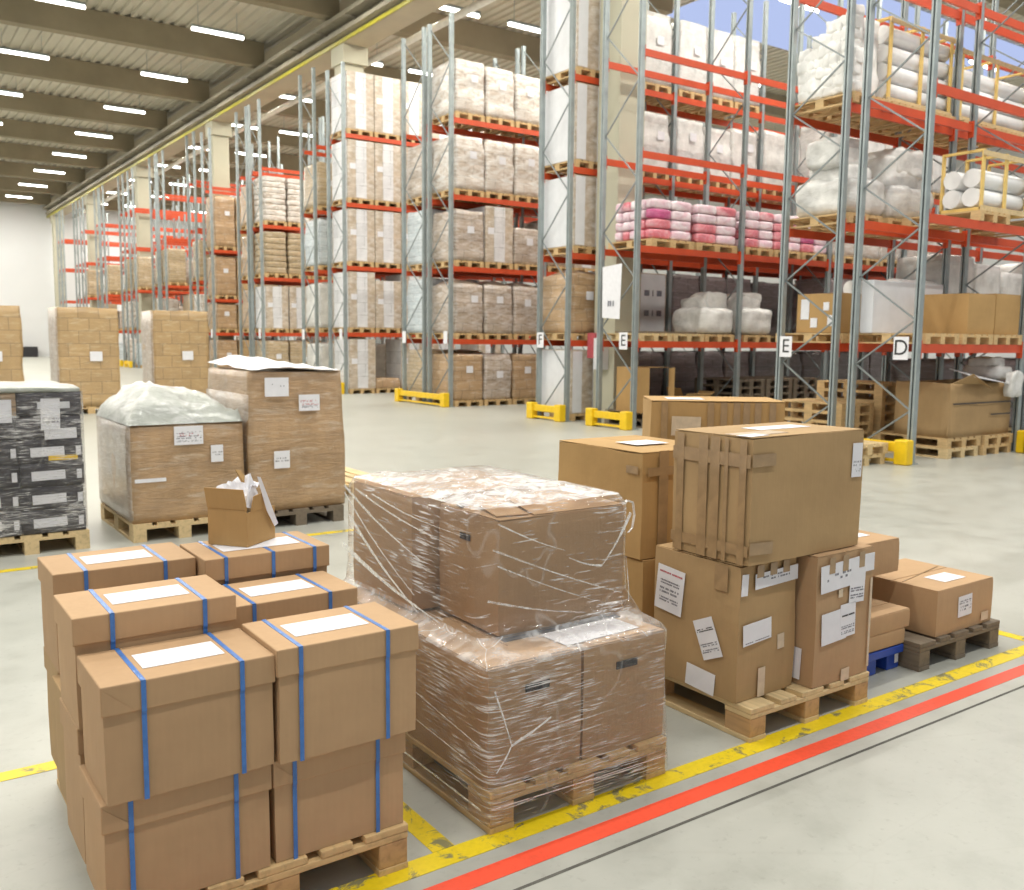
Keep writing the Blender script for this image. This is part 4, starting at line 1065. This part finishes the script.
for k in range(3):
    for j in range(6): place_pallet(14.52+.87*k, 12.8, .1445*j, 'empty pallet, number %s up in stack %s, far E sign rack' % (['one','two','three','four','five','six'][j], ['one','two','three'][k]), 'empty pallets under racks', 'old')

# rack of the near E sign (1)
def setl(o, lab, cat): return tag(o, lab, cat)
o = lo_fluff(.68, .86, 1.22, 3); o.location = (11.88, 8.55, 5.00+.147); setl(o, 'big fluffy white insulation bundle bulging out at the rack end, upper right', 'insulation')
for (x_, lab) in ((11.72,'pallet under the fluffy white insulation bundle'), (12.62,'pallet under the first crate of white rolls'), (13.5,'second pallet under the first crate of white rolls'), (14.55,'pallet under the second crate of white rolls'), (15.5,'second pallet under the second crate of white rolls')):
    place_pallet(x_, 8.40, 5.0015, lab, None, 'pine')
o = lo_rolls(1.70, .92, 1.15, 2); o.location = (12.60, 8.52, 5.00+.147); setl(o, 'upper timber crate of long white rolls next to the fluffy bundle', 'crate')
o = lo_rolls(2.2, .92, 1.05, 4); o.location = (14.52, 8.52, 5.00+.147); setl(o, 'upper timber crate of long white rolls at the right edge', 'crate')
for (x_, lab) in ((11.75,'pallet under the heaped white sacks at the rack end'), (12.7,'pallet under the grey white sacks behind the D sign rack'), (13.52, 'third pallet on the second beam of the near E sign rack')):
    place_pallet(x_, 8.42, 3.3415, lab, None, 'pine')
o = lo_puff(.95, 1.0, 1.15, 11, 4, sack_white); o.location = (11.83, 8.50, 3.34+.147); setl(o, 'heap of slack white sacks on a pallet, below the fluffy bundle', 'sacks')
o = lo_puff(1.15, 1.0, 1.1, 17, 4, sack_white); o.location = (12.85, 8.46, 3.34+.147); setl(o, 'heap of greyish white sacks beside the crate of rolls', 'sacks')
for (x_, lab) in ((11.75,'pallet under the small carton beside the near E sign'), (12.72,'pallet right of the small carton, near E sign rack'), (13.54,'another pallet on the first beam, near E sign rack')):
    place_pallet(x_, 8.44, 1.6215, lab, None, 'pine')
t = carton('patched_carton', 'brown carton with white patches next to the near E sign', 11.80, 12.42, 8.52, 9.3, 1.77, 2.35, cD, seed=71)
for (a, b_, c_, d_) in ((.08,.22,.10,.26),(.20,.30,.33,.45),(.40,.52,.08,.22)): on_left(t, a, b_, c_, d_, paper, 'label', x=-.008)
on_left(t, .55, .7, .2, .5, paper, 'label', x=-.008)
o = lo_rolls(1.15, 1.0, 1.1, 8, frame=False); o.location = (13.15, 8.5, 1.62+.147); setl(o, 'loose stack of white rolls behind the white long box', 'rolls')
for j in range(5): place_pallet(11.95, 8.53, .1445*j, 'pallet, %s from the floor in the stack under the near E sign rack' % ORD[j], 'stacked empty pallets', 'pine')
for j in range(7): place_pallet(12.9, 8.5, .1445*j, 'pallet, %s from the floor in the taller stack behind the D sign rack' % ORD[j], 'stacked empty pallets', 'pine')

# rack of the D sign (0)
for (x_, z_, lab) in ((12.95,3.3415,'pallet under the lower crate of white rolls at right'), (14.52,3.3415,'pallet at the right edge, second beam of the D sign rack'), (11.8,1.6215,'pallet under the left end of the white long box'), (12.70,1.6215,'pallet under the right end of the white long box'), (13.53,1.6215,'pallet under the two brown cartons right of the D sign'), (14.52,1.6215,'pallet at the right edge on the first beam')):
    place_pallet(x_, 7.16, z_, lab, None, 'pine')
o = lo_rolls(1.32, .56, .78, 6); o.location = (12.98, 7.22, 3.34+.147); setl(o, 'lower crate of white rolls over the brown cartons at the right edge', 'crate')
tag(MB().cbox(0, 1.75, 0, .20, 0, .74, .012).build('white_long_box', card_white, loc=(11.76, 7.97, 1.767)), 'long plain white box on the first beam behind the D sign', 'box')
carton('brown_carton', 'brown carton on the first beam right of the D sign, nearer one', 12.90, 13.62, 7.22, 7.95, 1.767, 2.34, cD, seed=72)
carton('brown_carton', 'brown carton on the first beam at the very right edge', 13.64, 14.33, 7.22, 7.95, 1.767, 2.36, cD, seed=73)
for j, (x_, y_) in enumerate(((10.57,7.42),(10.60,7.40))):
    place_pallet(x_, y_-.02, .1445*j, 'pale new pallet behind the big taped carton, %s of two by the yellow guard' % ('lower' if j == 0 else 'upper'), None, 'pale')
place_pallet(12.60, 7.22, 0, 'pale pallet on the floor just right of the D sign upright', None, 'pale')
place_pallet(12.60, 7.24, .1445, 'pallet under the left half of the huge floppy carton', None, 'pine', w=.9); place_pallet(13.50, 7.2, 0, 'pallet under the right half of the huge floppy carton', None, 'pine'); place_pallet(13.54, 7.2, .1445, 'upper pallet under the right half of the huge floppy carton', None, 'pine')
t = tag(empty('huge_carton', (12.62, 7.24, .2895)), 'huge floppy open carton with white flap under the D sign rack', 'box')
w, d, h, th = 1.66, .85, .78, .01
m_ = MB().box(0,w,0,d,0,th); m_.soft(0,w,0,.02,th,h,n=8,r=0,amp=.02,seed=2).soft(0,w,d-.02,d,th,h,n=6,r=0,amp=.02,seed=3).soft(0,.02,0,d,th,h,n=6,r=0,amp=.02,seed=4).soft(w-.02,w,0,d,th,h,n=6,r=0,amp=.02,seed=5)
m_.build('body', cC, t)
MB().poly([(-.02,-.02,h),(.75,-.03,h-.02),(.95,-.10,h-.10),(.20,-.20,h+.14)], .008).build('flap', cC, t)
MB().poly([(.28,-.16,h+.10),(1.30,-.14,h-.02),(1.25,.20,h+.06),(.30,.22,h+.20)], .008).build('white_flap', card_white, t)
on_front(t, .02, 1.62, .48, .50, blackp, 'strap', y=-.030); on_front(t, 1.05, 1.60, .30, .32, blackp, 'strap', y=-.030)
o = lo_puff(.38, .6, .34, 23, 3, sack_white); MB().soft(-.02, .36, -.20, -.075, -.24, .14, n=8, r=.15, amp=.04, fr=6, seed=5, flat=False).build('white_sack', sack_white, o); o.location = (13.94, 7.26, .29+.80); setl(o, 'crumpled white plastic bag on the huge carton at the right edge', 'bag')

# goods deeper in the right-hand racks, seen between the nearer ones
for b in (1, 2):
    for s in range(3):
        shelf(1, 1, b, s, 'tall white wrapped sacks', W(sack_white, 1.30-.1*s, .05, label=False, d=.95), dy=.02)
        shelf(1, 0, b, s, 'dark wrapped goods', W(wr_mauve, 1.22, 0, label=False, d=.95), dy=.02)
        if b == 2: shelf(0, 1, b, s, 'brown wrapped goods', W(wr_brown, 1.1, 0, d=.95))
for b in (2, 3):
    for s in range(3):
        shelf(2, 2, b, s, 'pale wrapped goods', W(wr_white, 1.2, .05, label=False, d=1.0)); shelf(2, 1, b, s, 'grey wrapped goods', W(wr_mauve, 1.25, .0, label=False, d=1.0))
        if s < 2: shelf(2, 3, b, s, 'white wrapped goods', W(sack_white, 1.2, .08, label=False, d=1.0))
# distant goods on the far racks
n = 0
for (yb_, lv) in ((38.6+.52, 4), (44.9-1.12, 3), (44.9+.16, 3), (50.8-1.48, 3), (50.8+.52, 3), (57.1-1.12, 3), (63-1.48, 3)):
    for b in range(2):
        for s in range(3):
            for k in range(0, lv):
                if (b*3+s+k*2+int(yb_)) % 3 == 0: continue
                z = [0, 1.9, 3.9, 6.0][k]
                h = 1.1+.2*((s+k) % 3)
                o = lo_wrapped(.77, 1.0, h, [wr_bluish, wr_white, wr_tan, wr_grey][(s+k+b) % 4], n % 5, 0, False); n += 1
                o.location = (slotx(b, s), yb_, z+.146)
                tag(o, 'distant pale wrapped goods on the far orange racks', 'pallet load', 'distant goods on the far racks')
                q = place_pallet(slotx(b, s), yb_, z+.0015 if k else 0, 'pallet under distant goods on the far orange racks', 'distant pallets on the far racks', 'pine')

# ------------------------------------------------------------------ light and camera
wd = bpy.data.worlds.new('World'); SC.world = wd; wd.use_nodes = True
wd.node_tree.nodes['Background'].inputs[0].default_value = (.93,.96,1.0,1); wd.node_tree.nodes['Background'].inputs[1].default_value = .38

cam = bpy.data.cameras.new('camera'); co = bpy.data.objects.new('camera', cam); COL.objects.link(co); SC.camera = co
FP, yaw, pitch, roll = 934.657, .959257764, .112624211, .00979585886
F = Vector((math.cos(yaw), math.sin(yaw), 0)); Rr = Vector((math.sin(yaw), -math.cos(yaw), 0)); U = Vector((0,0,1))
f2 = math.cos(pitch)*F-math.sin(pitch)*U; u2 = math.sin(pitch)*F+math.cos(pitch)*U
r3 = math.cos(roll)*Rr+math.sin(roll)*u2; u3 = -math.sin(roll)*Rr+math.cos(roll)*u2
co.matrix_world = Matrix(((r3.x,u3.x,-f2.x,0),(r3.y,u3.y,-f2.y,0),(r3.z,u3.z,-f2.z,1.63),(0,0,0,1)))
cam.sensor_width = 36; cam.lens = FP*36/1024; cam.clip_end = 300
cam.dof.use_dof = True; cam.dof.focus_distance = 3.3; cam.dof.aperture_fstop = 5.0

vs = SC.view_settings; vs.view_transform = 'Standard'; vs.look = 'None'; vs.exposure = 0.12; vs.gamma = 1; vs.use_curve_mapping = False
SC.cycles.use_light_tree = True; SC.cycles.transparent_max_bounces = 16; SC.cycles.max_bounces = 6
